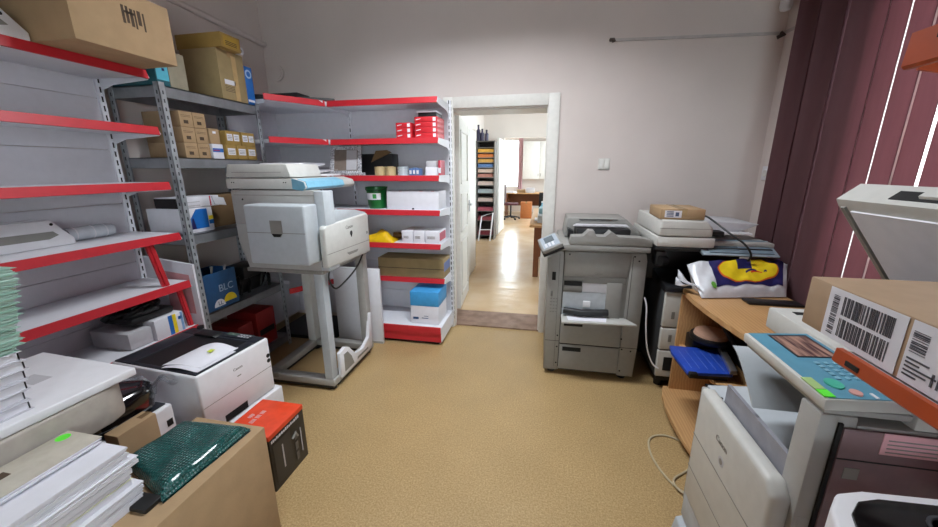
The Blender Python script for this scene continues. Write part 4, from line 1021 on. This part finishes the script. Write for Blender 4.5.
ek(.29, .055, .022, .016, mat('start_green', '#4bb59a', .4), 'start_key'); ek(.325, .075, .013, .011, mat('stop_pink', '#cf9a92', .4), 'stop_key')
MB().box(.325, .345, .10, .106, .0315, .0335, M=Mp).build('indicator', WHITEP, pn)
MB().box(.265, .315, .002, .024, .0315, .0335, M=Mp).build('sticky_note', mat('lime_note', '#a4c27e', .5), pn)
MB().box(.318, .345, .002, .024, .0315, .034, M=Mp).build('sticky_note', LGREEN, pn)
# raised lid
th = R(54)
dv = Vector((-math.cos(th), 0, math.sin(th))); nv = Vector((math.sin(th), 0, math.cos(th)))
hg = Vector((1.21, 0, 1.012))
def lidp(a, b): return (hg+dv*a+nv*b)
prof = [(0, 0), (.455, 0), (.478, .004), (.484, .078), (.465, .098), (.36, .115), (0, .115)]
ld = MB().ring([[lidp(a, b)+Vector((0, y, 0)) for a, b in prof] for y in (.84, 1.37, 1.405)])
ld = ld.build('lid', CREAM, mc)
MB().ring([[lidp(a, b)+Vector((0, y, 0)) for a, b in ((.02, -.006), (.44, -.006), (.44, .001), (.02, .001))] for y in (.87, 1.36)]).build('white_pad', PAPER, ld)
MB().ring([[lidp(a, b)+Vector((0, y, 0)) for a, b in ((.02, -.008), (.455, -.008), (.455, .001), (.02, .001))] for y in (1.372, 1.388)]).build('seal', GREYP2, ld)
MB().ring([[lidp(a, b)+Vector((0, y, 0)) for a, b in ((.47, .022), (.4815, .022), (.484, .056), (.47, .056))] for y in (1.02, 1.24)]).build('handle_recess', DARK, ld)
MB().ring([[lidp(a, b)+Vector((0, y, 0)) for a, b in ((.478, .030), (.490, .032), (.492, .058), (.478, .058))] for y in (1.0, 1.16)]).build('handle', CREAM, ld)
MB().tube([lidp(.0, .05)+Vector((0, 1.3, 0)), Vector((1.25, 1.3, .96))], .02, 12).build('hinge', BLACK, mc)
MB().tube([lidp(.0, .05)+Vector((0, .95, 0)), Vector((1.25, .95, .96))], .02, 12).build('hinge', BLACK, mc)

# ------------------------------------------------------------------ orange shelf unit at right, labelled box, black topped printer
og = thing('shelf_unit', 'white shelf unit with orange strips at the right picture edge', 'shelf unit', (.70, .2, 0))
for y in (-.6, .655): B(.92, .95, y-.016, y+.016, 0, 2.0, .002).build('upright', WHITE_METAL, og)
B(.93, .945, -.584, .639, .05, 1.98).build('back_panel', PANEL, og)
for zt, ye, sh_ in ((1.68, .688, .045), (1.203, .672, .024), (.715, .672, .024), (.17, .672, .024)):
    s_ = B(.51, .92, -.60, ye-.008, zt-.028, zt, .002).build('shelf', WHITE_METAL, og)
    st_ = MB().prism([(.508, zt+.002), (.499, zt+.002), (.496, zt-sh_+.004), (.5, zt-sh_), (.508, zt-sh_)], 'Y', -.60, ye, .0).build('price_strip', ORANGE, s_)
    for y in (-.6, ye-.008): MB().prism([(.512, zt-.002), (.512, zt-sh_-.002), (.6, zt-sh_-.02), (.85, zt-.10), (.92, zt-.17), (.92, zt-.002)], 'Y', y, y+.004).build('bracket', ORANGE if zt > 1 else WHITE_METAL, s_)
    B(.4955, .4985, .62, .645, zt-.016, zt-.008).build('slot', DARK, s_)
# box with barcode labels
bx = thing('shipping_box', 'kraft shipping box with barcode labels on the orange shelf', 'box', (.72, .35, 1.204), 0)
B(.5115, .92, -.15, .785, 1.2055, 1.299, .003).build('body', mat('box_top_kraft', '#a58a6e', .6, var=.04), bx)
Ml = basis((.5219, .775, 1.2075), (0, -1, 0), (0, 0, 1))   # x right along the face, y up, faces -X
def Lb(x0, x1): return basis((.5110, .785-x0, 1.2075), (0, -1, 0), (0, 0, 1))
l1 = MB().box(.055, .20, .0, .089, 0, .0006, M=Lb(0, 0)).build('label', PAPER, bx)
pr = MB(); INK = mat('black_ink', '#4a4a52', .6)
Mb = Lb(0, 0) @ Matrix.Translation((0, 0, .0006))
barcode(pr, Mb @ Matrix.Translation((.088, .048, 0)), .095, .032, 46, 3)
barcode(pr, Mb @ Matrix.Translation((.088, .01, 0)), .095, .032, 46, 4)
barcode(pr, Mb @ Matrix.Translation((.066, .008, 0)), .07, .013, 36, 5, True)
pr.build('barcode', INK, l1)
l2 = MB().box(.207, .42, .0, .089, 0, .0006, M=Lb(0, 0)).build('label', PAPER, bx)
pr = MB()
barcode(pr, Mb @ Matrix.Translation((.212, .045, 0)), .034, .022, 20, 6, True)
for i in range(9): pr.box(.25+.008*i, .253+.008*i, .012, .03+.045*((i*37) % 7)/7, 0, .0006, M=Mb)
for i in range(5): pr.box(.212, .212+.02+.012*(i % 3), .01+.006*i, .0125+.006*i, 0, .0006, M=Mb)
for i in range(8): pr.box(.33, .33+.03+.03*((i*5) % 3)/3, .012+.008*i, .0145+.008*i, 0, .0006, M=Mb)
pr.build('print', INK, l2)
MB().prism([(.62, .52), (.66, .44), (.80, .44), (.80, .54)], 'Z', 1.2965, 1.2972).build('top_label', PAPER, bx)
bp = thing('printer', 'white printer with a glossy black top at the bottom right corner', 'printer', (.72, .45, .716))
out = [(.505, .25), (.515, .60), (.535, .645), (.57, .685), (.62, .70), (.89, .715), (.89, .25)]
MB().prism(out, 'Z', .73, .905, .008, 3).build('body', WHITEP, bp)
B(.55, .86, .28, .62, .716, .735).build('base', GREYP, bp)
inn = [(.535, .27), (.545, .60), (.56, .635), (.59, .665), (.63, .678), (.87, .69), (.87, .27)]
tp = MB().prism(inn, 'Z', .900, .9095, .003).build('top_cover', BLACKG, bp)
MB().lathe((.70, .62, .9095), [(.035, 0), (.035, .002), (.03, .0025), (.028, 0)]).build('button_ring', mat('ring_grey', '#3a3a3e', .3), tp)
text('lettering', 'Canon', .03, basis((.645, .60, .9096), (1, -.1, 0), (.1, 1, 0)), PAPERG, tp)

# ------------------------------------------------------------------ left foreground
rc = thing('red_black_carton', 'orange-red and black retail box standing on the floor beside the white printer', 'box', (-1.30, 1.335, 0))
B(-1.425, -1.19, 1.213, 1.462, 0, .308, .003).build('body', mat('card_black', '#1d1b1b', .4), rc)
B(-1.4265, -1.1885, 1.212, 1.4635, .285, .310, .002).build('top_panel', ORED, rc)
for i, (s_, sz) in enumerate((('FELLOW', .03), ('SHREDDER', .03))):
    text('lettering', '||||| |||| ||||' if i else 'I|I|I', .025, basis((-1.38+.035*i, 1.33, .3102), (0, 1, 0), (-1, 0, 0)), PAPER, rc)
l = MB(); rr = random.Random(3)
yy = 1.225
while yy < 1.42:
    wdt = rr.uniform(.008, .016); l.box(-1.1885, -1.1878, yy, yy+wdt*.7, .262, .262+rr.uniform(.01, .016)); yy += wdt
l.build('print', PAPER, rc)
ph = MB().box(-1.1885, -1.188, 1.23, 1.35, .03, .245); ph = ph.build('picture', mat('photo_dark', '#2c2b2c', .35), rc)
B(-1.188, -1.1872, 1.285, 1.293, .08, .21).build('picture_highlight', PAPERG, rc)
MB().tube([(-1.188, 1.36, .18), (-1.188, 1.385, .20), (-1.188, 1.40, .17)], .006, 6).build('picture_detail', GREYP2, rc)
for i in range(3):
    B(-1.1885, -1.1876, 1.375, 1.395, .04+.06*i, .085+.06*i).build('picture_detail', mat('grey_photo', '#5a5654', .4), rc)
B(-1.1885, -1.1876, 1.42, 1.426, .06, .2).build('picture_detail', PAPERG, rc)

bc = carton('cardboard_box', 'big kraft carton on the floor in the foreground under the green bubble wrap', -1.375, -1.052, .30, 1.066, 0, .504, KRAFT, tape=False)
MB().box(-.162, .162, -.384, .384, .0, .002).build('bottom_flap', KRAFTD, bc, True)
bw = thing('bubble_wrap_parcel', 'flat parcel in green bubble wrap on top of the kraft carton', 'parcel', (-1.25, .87, .5045))
q = [Vector((-1.385, .80, .506)), Vector((-1.105, .70, .506)), Vector((-1.085, 1.035, .506)), Vector((-1.37, 1.01, .506))]
def bub(u, v, top=1):
    p = q[0]*(1-u)*(1-v)+q[1]*u*(1-v)+q[2]*u*v+q[3]*(1-u)*v
    e = (min(u, 1-u, .08)/.08)**.5*(min(v, 1-v, .08)/.08)**.5
    return p+Vector((0, 0, (.008+.03*e+.004*math.sin(9*u+4*v)*math.sin(7*v)*e) if top else 0))
b = MB(); b.grid(lambda u, v: bub(u, v), 30, 30); b.grid(lambda u, v: bub(u, v, 0), 30, 30)
b.build('wrap', BUBBLE, bw)
B(-1.25, -1.12, .66, .715, .5045, .52, .003).build('black_tip', BLACK, bw)

# white laser printer on a tray unit, rotated
Pz = thing('printer', 'white laser printer with black top and papers in its output, left of the copier stand', 'printer', (-1.742, 1.412, 0), -4)
# local frame: x to the right side, y depth
hx, hy = .268, .21
MB().box(-hx+.0, hx+.018, -hy-.02, hy+.03, 0, .285, .008, 3).build('tray_unit', WHITEP, Pz, True)
MB().box(hx+.0175, hx+.0195, -.08, .06, .20, .235).build('tray_grip', DARK, Pz, True)
MB().box(hx+.0175, hx+.0185, -hy-.01, hy+.02, .155, .158).build('seam', GREYP2, Pz, True)
pb = MB().box(-hx, hx, -hy, hy, .288, .60, .012, 3).build('body', WHITEP, Pz, True)
MB().box(hx-.001, hx+.001, -hy+.01, hy-.01, .43, .4325).build('seam', GREYP2, pb, True)
MB().box(hx-.001, hx+.0015, -.11, .02, .292, .33).build('cassette_grip', DARK, pb, True)
for z in (.47, .50): MB().cyl((hx-.001, hy-.02, z), (hx+.001, hy-.02, z), .012, n=14).build('side_button', DARK, pb, True)
text('lettering', 'Canon', .02, basis((hx+.0008, .0, .53), (0, 1, 0), (0, 0, 1)), GREYP2, pb, local=True)
MB().box(hx, hx+.0008, -.01, .012, .486, .492).build('print', GREYP2, pb, True)
tp = MB()
o = [(-hx+.015, -hy+.015), (hx-.015, -hy+.015), (hx-.015, hy-.015), (-hx+.015, hy-.015)]
tp.box(-hx+.012, hx-.012, .13, hy-.012, .598, .606, .003)
tp.box(-hx+.012, -hx+.12, -hy+.012, .13, .598, .606, .003)
tp.box(.20, hx-.012, -hy+.012, .13, .598, .606, .003)
tp.box(-hx+.12, .20, -hy+.012, -hy+.03, .598, .606, .003)
tp.build('top_frame', NAVYP, Pz, True)
MB().prism([(-hx+.12, .602), (.02, .602), (.20, .603), (.20, .6005), (-hx+.12, .6005)], 'Y', -hy+.03, .13).build('output_well', BLACK, Pz, True)
MB().prism([(-hx+.10, .606), (-hx+.13, .618), (-.02, .616), (-.0, .606)], 'Y', .12, .18, .004).build('exit_hood', BLACK, Pz, True)
MB().box(.02, .2, .145, .195, .606, .612, .003).build('control_panel', NAVYP, Pz, True)
MB().box(.03, .10, .16, .185, .612, .6135).build('screen', mat('lcd', '#54645c', .2), Pz, True)
l = MB()
for i in range(4):
    for j in range(2): l.box(.115+.02*i, .127+.02*i, .155+.017*j, .163+.017*j, .612, .614)
l.build('key', PAPERG, Pz, True)
MB().cyl((-.20, .20, .606), (-.20, .20, .62), .018).build('knob', BLACK, Pz, True)
sh = MB()
sh.grid(lambda u, v: Vector((.045+.20*u, -.195+.205*v+.015*u, .6075+.022*math.sin(math.pi*min(1, u*1.1))*(.5+.5*v))), 14, 8, .0015)
sh.grid(lambda u, v: Vector((.03+.20*u, -.18+.205*v+.03*u, .611+.022*math.sin(math.pi*min(1, u*1.1))*(.5+.5*v))), 14, 8, .0015)
shp = thing('paper_sheets', 'printed sheets with a yellow note lying on the white laser printer', 'paper', (-1.742, 1.412, .607), -4)
sh.build('sheets', PAPER, shp, False) if False else None
for v in sh.bm.verts: v.co.z -= .607
sh.build('sheets', PAPER, shp, True)
MB().box(.15, .175, -.05, -.025, .0255, .0268).build('sticky_note', mat('lemon_note', '#d6e24a', .5), shp, True)

# second white printer, slab, black parcel
p2 = thing('printer', 'white printer with small black badge, half hidden behind a kraft slab in the left foreground', 'printer', (-1.78, .85, 0))
B(-2.02, -1.568, .86, 1.125, .02, .505, .012, 3).build('body', WHITEP, p2)
B(-2.0, -1.585, .88, 1.11, .505, .512, .003).build('top_cover', NAVYP, p2)
B(-1.5685, -1.566, 1.085, 1.11, .41, .44).build('badge', DARK, p2)
B(-1.5685, -1.566, 1.06, 1.12, .385, .392).build('stripe', ORED, p2)
for x in (-1.97, -1.62):
    for y in (.9, 1.08): MB().cyl((x, y, 0), (x, y, .02), .02).build('foot', BLACK, p2)
ks = thing('cardboard_slab', 'flat kraft carton standing upright between the kraft carton and the hidden printer', 'box', (-1.52, .95, 0))
B(-1.555, -1.49, .86, 1.0, 0, .555, .003).build('body', KRAFT, ks)
B(-1.535, -1.51, .96, 1.0005, .52, .5555).build('notch', KRAFTD, ks)
def lump(c, r, amp, seed, n=28):
    mb = MB()
    def fn(u, v):
        t = u*2*math.pi; f_ = (v-.5)*math.pi
        d = Vector((math.cos(t)*math.cos(f_), math.sin(t)*math.cos(f_), math.sin(f_)))
        k_ = 1+amp*math.sin(5*d.x+seed)*math.sin(6*d.y+2*seed)+amp*.6*math.sin(11*d.x*d.y+9*d.z+seed)
        sg = lambda a: math.copysign(abs(a)**.6, a)
        return Vector((c[0]+r[0]*sg(d.x)*k_, c[1]+r[1]*sg(d.y)*k_, max(c[2]-r[2], c[2]+r[2]*sg(d.z)*k_)))
    mb.grid(fn, n, n//2)
    bmesh.ops.remove_doubles(mb.bm, verts=mb.bm.verts, dist=.0008)
    return mb
solo('black_wrapped_parcel', 'black parcel in shiny wrap lying under the raised corner of the white scanner', 'parcel', lump((-1.665, .975, .577), (.095, .125, .064), .06, 1.3), mat('black_film', '#101014', .12, coat=.6, bump=.4, bscale=18), (-1.685, .93, .512))
cb = MB()
cb.grid(lambda u, v: Vector((-1.95+.38*u, 1.04+.11*v+.02*u, .575+.07*math.sin(math.pi*v)*(.6+.4*math.sin(7*u))+.012*math.sin(23*u+9*v)+.01*math.sin(31*v))), 40, 14)
o_ = solo('clear_plastic_bag', 'crumpled clear plastic bag between the scanner and the white laser printer', 'bag', cb, CLEAR, (-1.75, 1.07, .513))

# flat white scanner lid device
fs = thing('flatbed_scanner', 'white flatbed scanner with a flat lid under the leaning tower of folders at left', 'scanner', (-1.93, .78, .3555))
MB().prism([(-1.885, .30), (-1.43, .30), (-1.403, .915), (-1.88, .94)], 'Z', .790, .819, .005, 3).build('lid', WHITEP, fs)
MB().prism([(-1.87, .32), (-1.44, .32), (-1.415, .36), (-1.41, .82), (-1.425, .865), (-1.46, .89), (-1.87, .90)], 'Z', .66, .788, .010, 3).build('bed', mat('beige_bed', '#a8a097', .5), fs)
B(-1.86, -1.60, .36, .79, .3555, .661, .006).build('pedestal', GREYP2, fs)
carton('cardboard_box', 'low kraft carton under the paper bundles at the bottom left corner', -2.06, -1.42, .2, .85, 0, .355, KRAFT, tape=False)
B(-1.70, -1.615, .76, .81, .819, .8195).build('label', PAPERG, fs)
B(-1.72, -1.60, .70, .715, .819, .8194).build('print', PAPERG, fs)
# glossy topped ream pile with the green dot
gr = thing('paper_stack', 'thin pile with glossy cream cover and green dot on top of the paper bundles', 'paper stack', (-1.38, .50, .7085))
cm = mat('glossy_cream', '#bdb6a8', .25, coat=.3)
lr = MB()
for i in range(5):
    j = .004*((i*7) % 3); lr.box(-1.40, -1.268+j, .26+j, .695-j, .7085+.0018*i*2, .7085+.0018*i*2+.0034, .001)
lr.build('sheets', PAPER, gr)
B(-1.40, -1.265, .26, .697, .7264, .7282, .0005).build('cover', cm, gr)
MB().cyl((-1.375, .67, .7282), (-1.375, .67, .7288), .017).build('green_dot', LGREEN, gr)
B(-1.37, -1.34, .50, .54, .7282, .7286).build('print', STAMP, gr)
# bundles of paper
EDGE = mat('yellowed_paper', '#dcdcc0', .8, var=.04)
lab9 = ['lowest', 'second lowest', 'third from the bottom', 'fourth from the bottom', 'fifth from the bottom', 'middle upper', 'third from the top', 'second from the top', 'topmost']
for i in range(9):
    z = .5045+.0225*i; jx = random.uniform(-.008, .01); jy = random.uniform(-.01, .012)
    if i == 0: jx += .01
    t = thing('paper_bundle', lab9[i]+' paper bundle of the pile at the bottom left corner', 'paper bundle', (-1.32, .545, z), 0, 'paper bundles')
    mb = MB()
    for k_ in range(4): 
        e = random.uniform(-.002, .003); mb.box(-.18, .138+jx+e, -.3, .155+jy+e, .0002+.0053*k_, .0049+.0053*k_)
    mb.build('sheets', PAPER, t, True)
    MB().box(-.18, .14+jx, -.3, .157+jy, .021, .0222).build('cover', EDGE if i % 2 else PAPER, t, True)
# the tall tower of folders on the scanner
z = .8195
n1 = 6
for i in range(20):
    big = i < n1
    hgt = .030 if big else .0168
    jx = random.uniform(-.004, .004); jy = random.uniform(-.006, .006); rz = random.uniform(-1.3, 1.3)
    t = thing('folder', ('white' if big else 'mint green')+' folder, '+(str(['lowest', 'second', 'third', 'fourth', 'fifth', 'sixth', 'seventh', 'eighth', 'ninth', 'tenth', 'eleventh', 'twelfth', 'thirteenth', 'fourteenth', 'fifteenth', 'sixteenth', 'seventeenth', 'eighteenth', 'nineteenth', 'topmost'][i]))+' of the tower counted from the scanner up', 'folder', (-1.575+jx, .515+jy+.0034*i, z), rz, 'folder tower')
    if big:
        MB().box(-.12, .118, -.155, .155, 0, .003).box(-.12, .118, -.155, .155, hgt-.0035, hgt-.0003).box(-.12, -.117, -.155, .155, .003, hgt-.0035).build('cover', mat('binder_white', '#c4c2ca', .45), t, True)
        MB().box(-.115, .112, -.15, .15, .0032, hgt-.0036).build('sheets', PAPER, t, True)
        MB().box(.112, .1135, .147, .15, .0032, hgt-.0036).build('edge_clip', BLACK, t, True)
    else:
        mb = MB()
        for k_ in range(3): mb.box(-.115, .11+random.uniform(-.004, .004), -.15, .15+random.uniform(-.005, .004), .0012+.005*k_, .0052+.005*k_)
        mb.build('sheets', MINT, t, True)
        MB().box(-.12, .116, -.155, .156, 0, .001).box(-.12, .116, -.155, .157, hgt-.0012, hgt-.0003).build('cover', mat('mint_cover', '#93b8a8', .6), t, True)
    z += hgt

# ------------------------------------------------------------------ the next room
bs = thing('bookcase', 'narrow tall dark bookcase of flat folders in the next room left of its doorway', 'bookcase', (-1.27, 7.9, .006))
bz0, bx0, bx1, by0, by1 = .006, -1.40, -1.0, 7.75, 8.1
GP = mat('bookcase_grey', '#6b6661', .6)
B(bx0, bx0+.02, by0, by1, bz0, 2.06).build('side_panel', GP, bs); B(bx1-.02, bx1, by0, by1, bz0, 2.06).build('side_panel', GP, bs)
B(bx0+.02, bx1-.02, by1-.015, by1, bz0, 2.06).build('back_panel', mat('bookcase_dark', '#39322f', .7), bs)
zz = [.1, .42, .62, .82, 1.0, 1.16, 1.32, 1.42, 1.52, 1.62, 1.72, 1.82, 1.92, 2.045]
for z in zz: B(bx0+.02, bx1-.02, by0, by1-.015, z, z+.012).build('shelf', GP, bs)
cols = [('#7a2635', 'dark red'), ('#8a3a44', 'wine red'), ('#a04a58', 'rose red'), ('#b9a8a0', 'pale'), ('#9aa5a8', 'grey'), ('#c8b3aa', 'pinkish'), ('#b0776a', 'brick'), ('#cfb7a7', 'cream'), ('#5f7fae', 'blue'), ('#c99a4d', 'amber'), ('#d07a3a', 'orange'), ('#d9a441', 'yellow')]
for i, (c_, nm) in enumerate(cols):
    z = zz[i+0]+.0125 if i else zz[0]+.0125
    hh = min(.075, zz[i+1]-zz[i]-.03)
    t = thing('folder_pile', nm+' pile of folders in the bookcase of the next room', 'folders', (-1.255, 7.9, z), 0, 'folder piles in the bookcase')
    mb = MB()
    for k_ in range(3): mb.box(-1.36, -1.04+.01*(k_ % 2), by0+.02+.01*k_, by1-.05, z+k_*hh/3, z+(k_+.9)*hh/3)
    mb.build('folders', mat('folder_'+nm.replace(' ', '_'), c_, .6), t)
for i, (x, h_) in enumerate(((-1.36, .30), (-1.28, .22), (-1.19, .2))):
    t = thing('dark_bottle', ('tall', 'short', 'small')[i]+' dark violet container on top of the bookcase', 'container', (x, 7.85, 2.0575))
    MB().lathe((x, 7.85, 2.0575), [(.0, 0), (.04, 0), (.042, h_*.7), (.02, h_*.8), (.02, h_), (0, h_)], 16).build('body', mat('violet_dark', '#2a2440', .4), t)
    MB().lathe((x, 7.85, 2.0575+h_), [(.022, 0), (.022, .02), (0, .02)], 16).build('cap', BLACK, t)
t = thing('tube_stand', 'white tubular metal stand leaning against the foot of the bookcase', 'frame', (-1.22, 7.6, .006))
MB().tube([(-1.30, 7.52, .02), (-1.26, 7.68, .52), (-1.02, 7.70, .60), (-1.06, 7.55, .02)], .015, 8).build('tube', WHITEP, t)
MB().tube([(-1.27, 7.6, .25), (-1.05, 7.62, .25)], .01, 8).build('crossbar', WHITEP, t)
# wardrobe beside door leaf
t = thing('white_cabinet', 'tall white cabinet behind the open door leaf in the next room', 'cabinet', (-1.2, 4.9, .006))
B(-1.45, -.985, 4.40, 5.35, .006, 2.02, .004).build('body', TRIMW, t)
for a in (4.41, 4.885): B(-.985, -.965, a, a+.455, .06, 2.0, .003).build('door', TRIMW, t)
B(-.965, -.95, 4.82, 4.835, .95, 1.1).build('handle', SILVER, t)
# right desk in the next room
t = thing('office_desk', 'wooden desk with brown legs along the right side of the next room', 'desk', (.35, 6.0, .006))
B(-.16, .75, 5.0, 7.3, .725, .755, .003).build('desktop', WOOD, t)
BR = mat('brown_leg', '#7a4a2c', .5)
for y in (5.07, 6.2, 7.25): B(-.095, -.02, y, y+.05, .006, .725).build('leg', BR, t)
B(.66, .72, 5.07, 7.27, .006, .725).build('back_panel', BR, t)
B(-.04, .66, 5.09, 5.11, .3, .725).build('side_panel', BR, t)
t = thing('inkjet_printer', 'pale blue and grey desktop printer on the side desk of the next room', 'printer', (.1, 5.4, .7555))
B(-.06, .38, 5.2, 5.65, .7555, .87, .015).build('body', BLUEGREY, t); B(-.05, .36, 5.35, 5.63, .87, .95, .02).build('lid', mat('pale_teal', '#8fb3bd', .4), t); B(-.10, .1, 5.25, 5.5, .78, .80, .003).build('tray', PAPER, t)
t = thing('monitor', 'black monitor on the side desk of the next room', 'monitor', (.12, 6.2, .7555))
B(-.06, .4, 6.22, 6.25, .88, 1.12, .006).build('screen', BLACK, t); B(.1, .16, 6.25, 6.28, .76, .95).build('neck', BLACK, t); B(.02, .24, 6.15, 6.35, .7555, .768, .004).build('base', BLACK, t)
t = thing('blue_bottle', 'pale blue bottle beside the monitor in the next room', 'bottle', (.0, 6.0, .7555))
MB().lathe((-.0, 6.0, .7555), [(0, 0), (.04, 0), (.042, .14), (.015, .19), (.015, .22), (0, .22)], 16).build('body', mat('bottle_blue', '#7fb4cc', .2), t); MB().lathe((0, 6.0, .976), [(.018, 0), (.018, .02), (0, .02)], 12).build('cap', WHITEP, t)
# far room
t = thing('writing_desk', 'brown desk under the bright window in the far room', 'desk', (-.6, 12.2, .006))
B(-1.2, .1, 11.9, 12.7, .72, .75, .003).build('desktop', WOOD, t); B(-1.18, -1.14, 11.92, 12.65, .006, .72).build('side_panel', BR, t); B(.04, .08, 11.92, 12.65, .006, .72).build('side_panel', BR, t); B(-1.14, .04, 12.5, 12.53, .3, .72).build('back_panel', BR, t)
t = thing('office_chair', 'dark office chair in front of the far desk', 'chair', (-.95, 11.2, .006))
MB().box(-1.15, -.72, 11.0, 11.42, .44, .50, .03, 3).build('seat', mat('chair_red', '#5c3038', .7), t)
MB().box(-1.16, -1.10, 11.02, 11.40, .58, 1.05, .03, 3).build('backrest', mat('chair_fabric', '#5a4c4c', .8), t)
MB().tube([(-1.13, 11.2, .62), (-1.14, 11.2, .48), (-1.0, 11.2, .44)], .02, 8).build('back_bar', BLACK, t)
MB().cyl((-.94, 11.21, .08), (-.94, 11.21, .44), .025).build('column', BLACK, t)
for k_ in range(5):
    a = k_*2*math.pi/5+.3
    MB().tube([(-.94, 11.21, .10), (-.94+.27*math.cos(a), 11.21+.27*math.sin(a), .06)], [.025, .015], 8).build('leg', BLACK, t)
    MB().cyl((-.94+.27*math.cos(a), 11.21+.27*math.sin(a)-.015, .033), (-.94+.27*math.cos(a), 11.21+.27*math.sin(a)+.015, .033), .027, n=14).build('caster', BLACK, t)
c = carton('orange_box', 'tall orange-brown box on the floor beside the far desk', -.66, -.32, 11.45, 11.8, .006, .50, mat('orange_kraft', '#b8713f', .7), tape=True)
t = thing('wall_cabinet', 'white wall cabinet beside the window of the far room', 'cabinet', (-.3, 13.2, 1.15))
B(-.72, .4, 13.05, 13.4, 1.15, 2.4, .004).build('body', TRIMW, t)
for a in (-.715, -.155): B(a, a+.55, 13.03, 13.05, 1.16, 2.39, .004).build('door', TRIMW, t)
for a in (-.2, -.12): B(a, a+.015, 13.015, 13.03, 1.25, 1.35).build('handle', GREYP2, t)
solo('pink_curtain', 'narrow pink curtain beside the bright window of the far room', 'curtain', MB().grid(lambda u, v: Vector((-.88+.14*u, 13.3+.025*math.sin(u*14), .7+1.85*v)), 20, 2, .003, (0, 1, 0)), mat('pink_fabric', '#c39da1', .8), (-.8, 13.3, .7))
for i, (x, y, m_, nm) in enumerate(((-1.05, 12.1, PAPER, 'white paper pile at the left of the far desk'), (-.7, 12.2, KRAFT, 'brown file box at the middle of the far desk'), (-.4, 12.1, PAPERG, 'grey file box at the right of the far desk'))):
    solo('file_box', nm, 'file box', B(x-.13, x+.13, y-.1, y+.15, .7505, .80+.05*i, .004), m_, (x, y, .7505))

# ------------------------------------------------------------------ unseen louvred ceiling lamp, added to brighten the room
lp = thing('added_ceiling_lamp', 'louvred white lamp added out of view overhead to brighten the room', 'ceiling lamp', (-.4, 1.95, 3.1))
B(-1.05, .25, 1.79, 2.11, 3.04, 3.1, .004).build('housing', WHITE_METAL, lp)
l = MB()
for i in range(14): l.box(-1.04+.095*i, -1.036+.095*i, 1.80, 2.10, 2.98, 3.04)
l.box(-1.05, .25, 1.79, 1.794, 2.98, 3.04).box(-1.05, .25, 2.106, 2.11, 2.98, 3.04)
l.build('louvre', SILVER, lp)
la = bpy.data.lights.new('fill_light', 'AREA'); la.shape = 'RECTANGLE'; la.size = 1.2; la.size_y = .28; la.energy = 28; la.spread = R(145); la.color = (.90, .95, 1)
lo = bpy.data.objects.new('fill_light', la); COL.objects.link(lo); lo.location = (-.4, 1.95, 2.975)
# ------------------------------------------------------------------ camera, daylight
W = bpy.data.worlds.new('daylight'); S.world = W; W.use_nodes = True
nt = W.node_tree; bg_ = nt.nodes['Background']
sk = nt.nodes.new('ShaderNodeTexSky'); sk.sky_type = 'HOSEK_WILKIE'; sk.turbidity = 6; sk.ground_albedo = .35; sk.sun_direction = Vector((-.6, .3, .74)).normalized()
mx = nt.nodes.new('ShaderNodeMix'); mx.data_type = 'RGBA'; mx.inputs[0].default_value = .8; mx.inputs[7].default_value = (.88, .94, 1.0, 1)
nt.links.new(sk.outputs['Color'], mx.inputs[6]); nt.links.new(mx.outputs[2], bg_.inputs['Color'])
bg_.inputs['Strength'].default_value = 10.0
f_ = 364.775; pi_, ya, ro = R(14.5175), R(11.3289), R(-.2665)
cp_, sp_ = math.cos(pi_), math.sin(pi_); cy, sy = math.cos(ya), math.sin(ya)
fw = Vector((-sy*cp_, cy*cp_, -sp_)); r_ = Vector((cy, sy, 0)); u_ = r_.cross(fw)
rr_ = math.cos(ro)*r_+math.sin(ro)*u_; uu = -math.sin(ro)*r_+math.cos(ro)*u_
cam = bpy.data.cameras.new('camera'); co = bpy.data.objects.new('camera', cam); COL.objects.link(co)
cam.sensor_width = 36; cam.lens = f_/938*36; cam.clip_start = .02
Mc = Matrix((rr_, uu, -fw)).transposed().to_4x4(); Mc.translation = (0, 0, 1.5); co.matrix_world = Mc
S.camera = co
S.view_settings.view_transform = 'Standard'; S.view_settings.look = 'None'; S.view_settings.gamma = 1; S.view_settings.use_curve_mapping = False
S.view_settings.exposure = 0.9
S.cycles.use_denoising = True
S.cycles.max_bounces = 10; S.cycles.diffuse_bounces = 6; S.cycles.transparent_max_bounces = 16
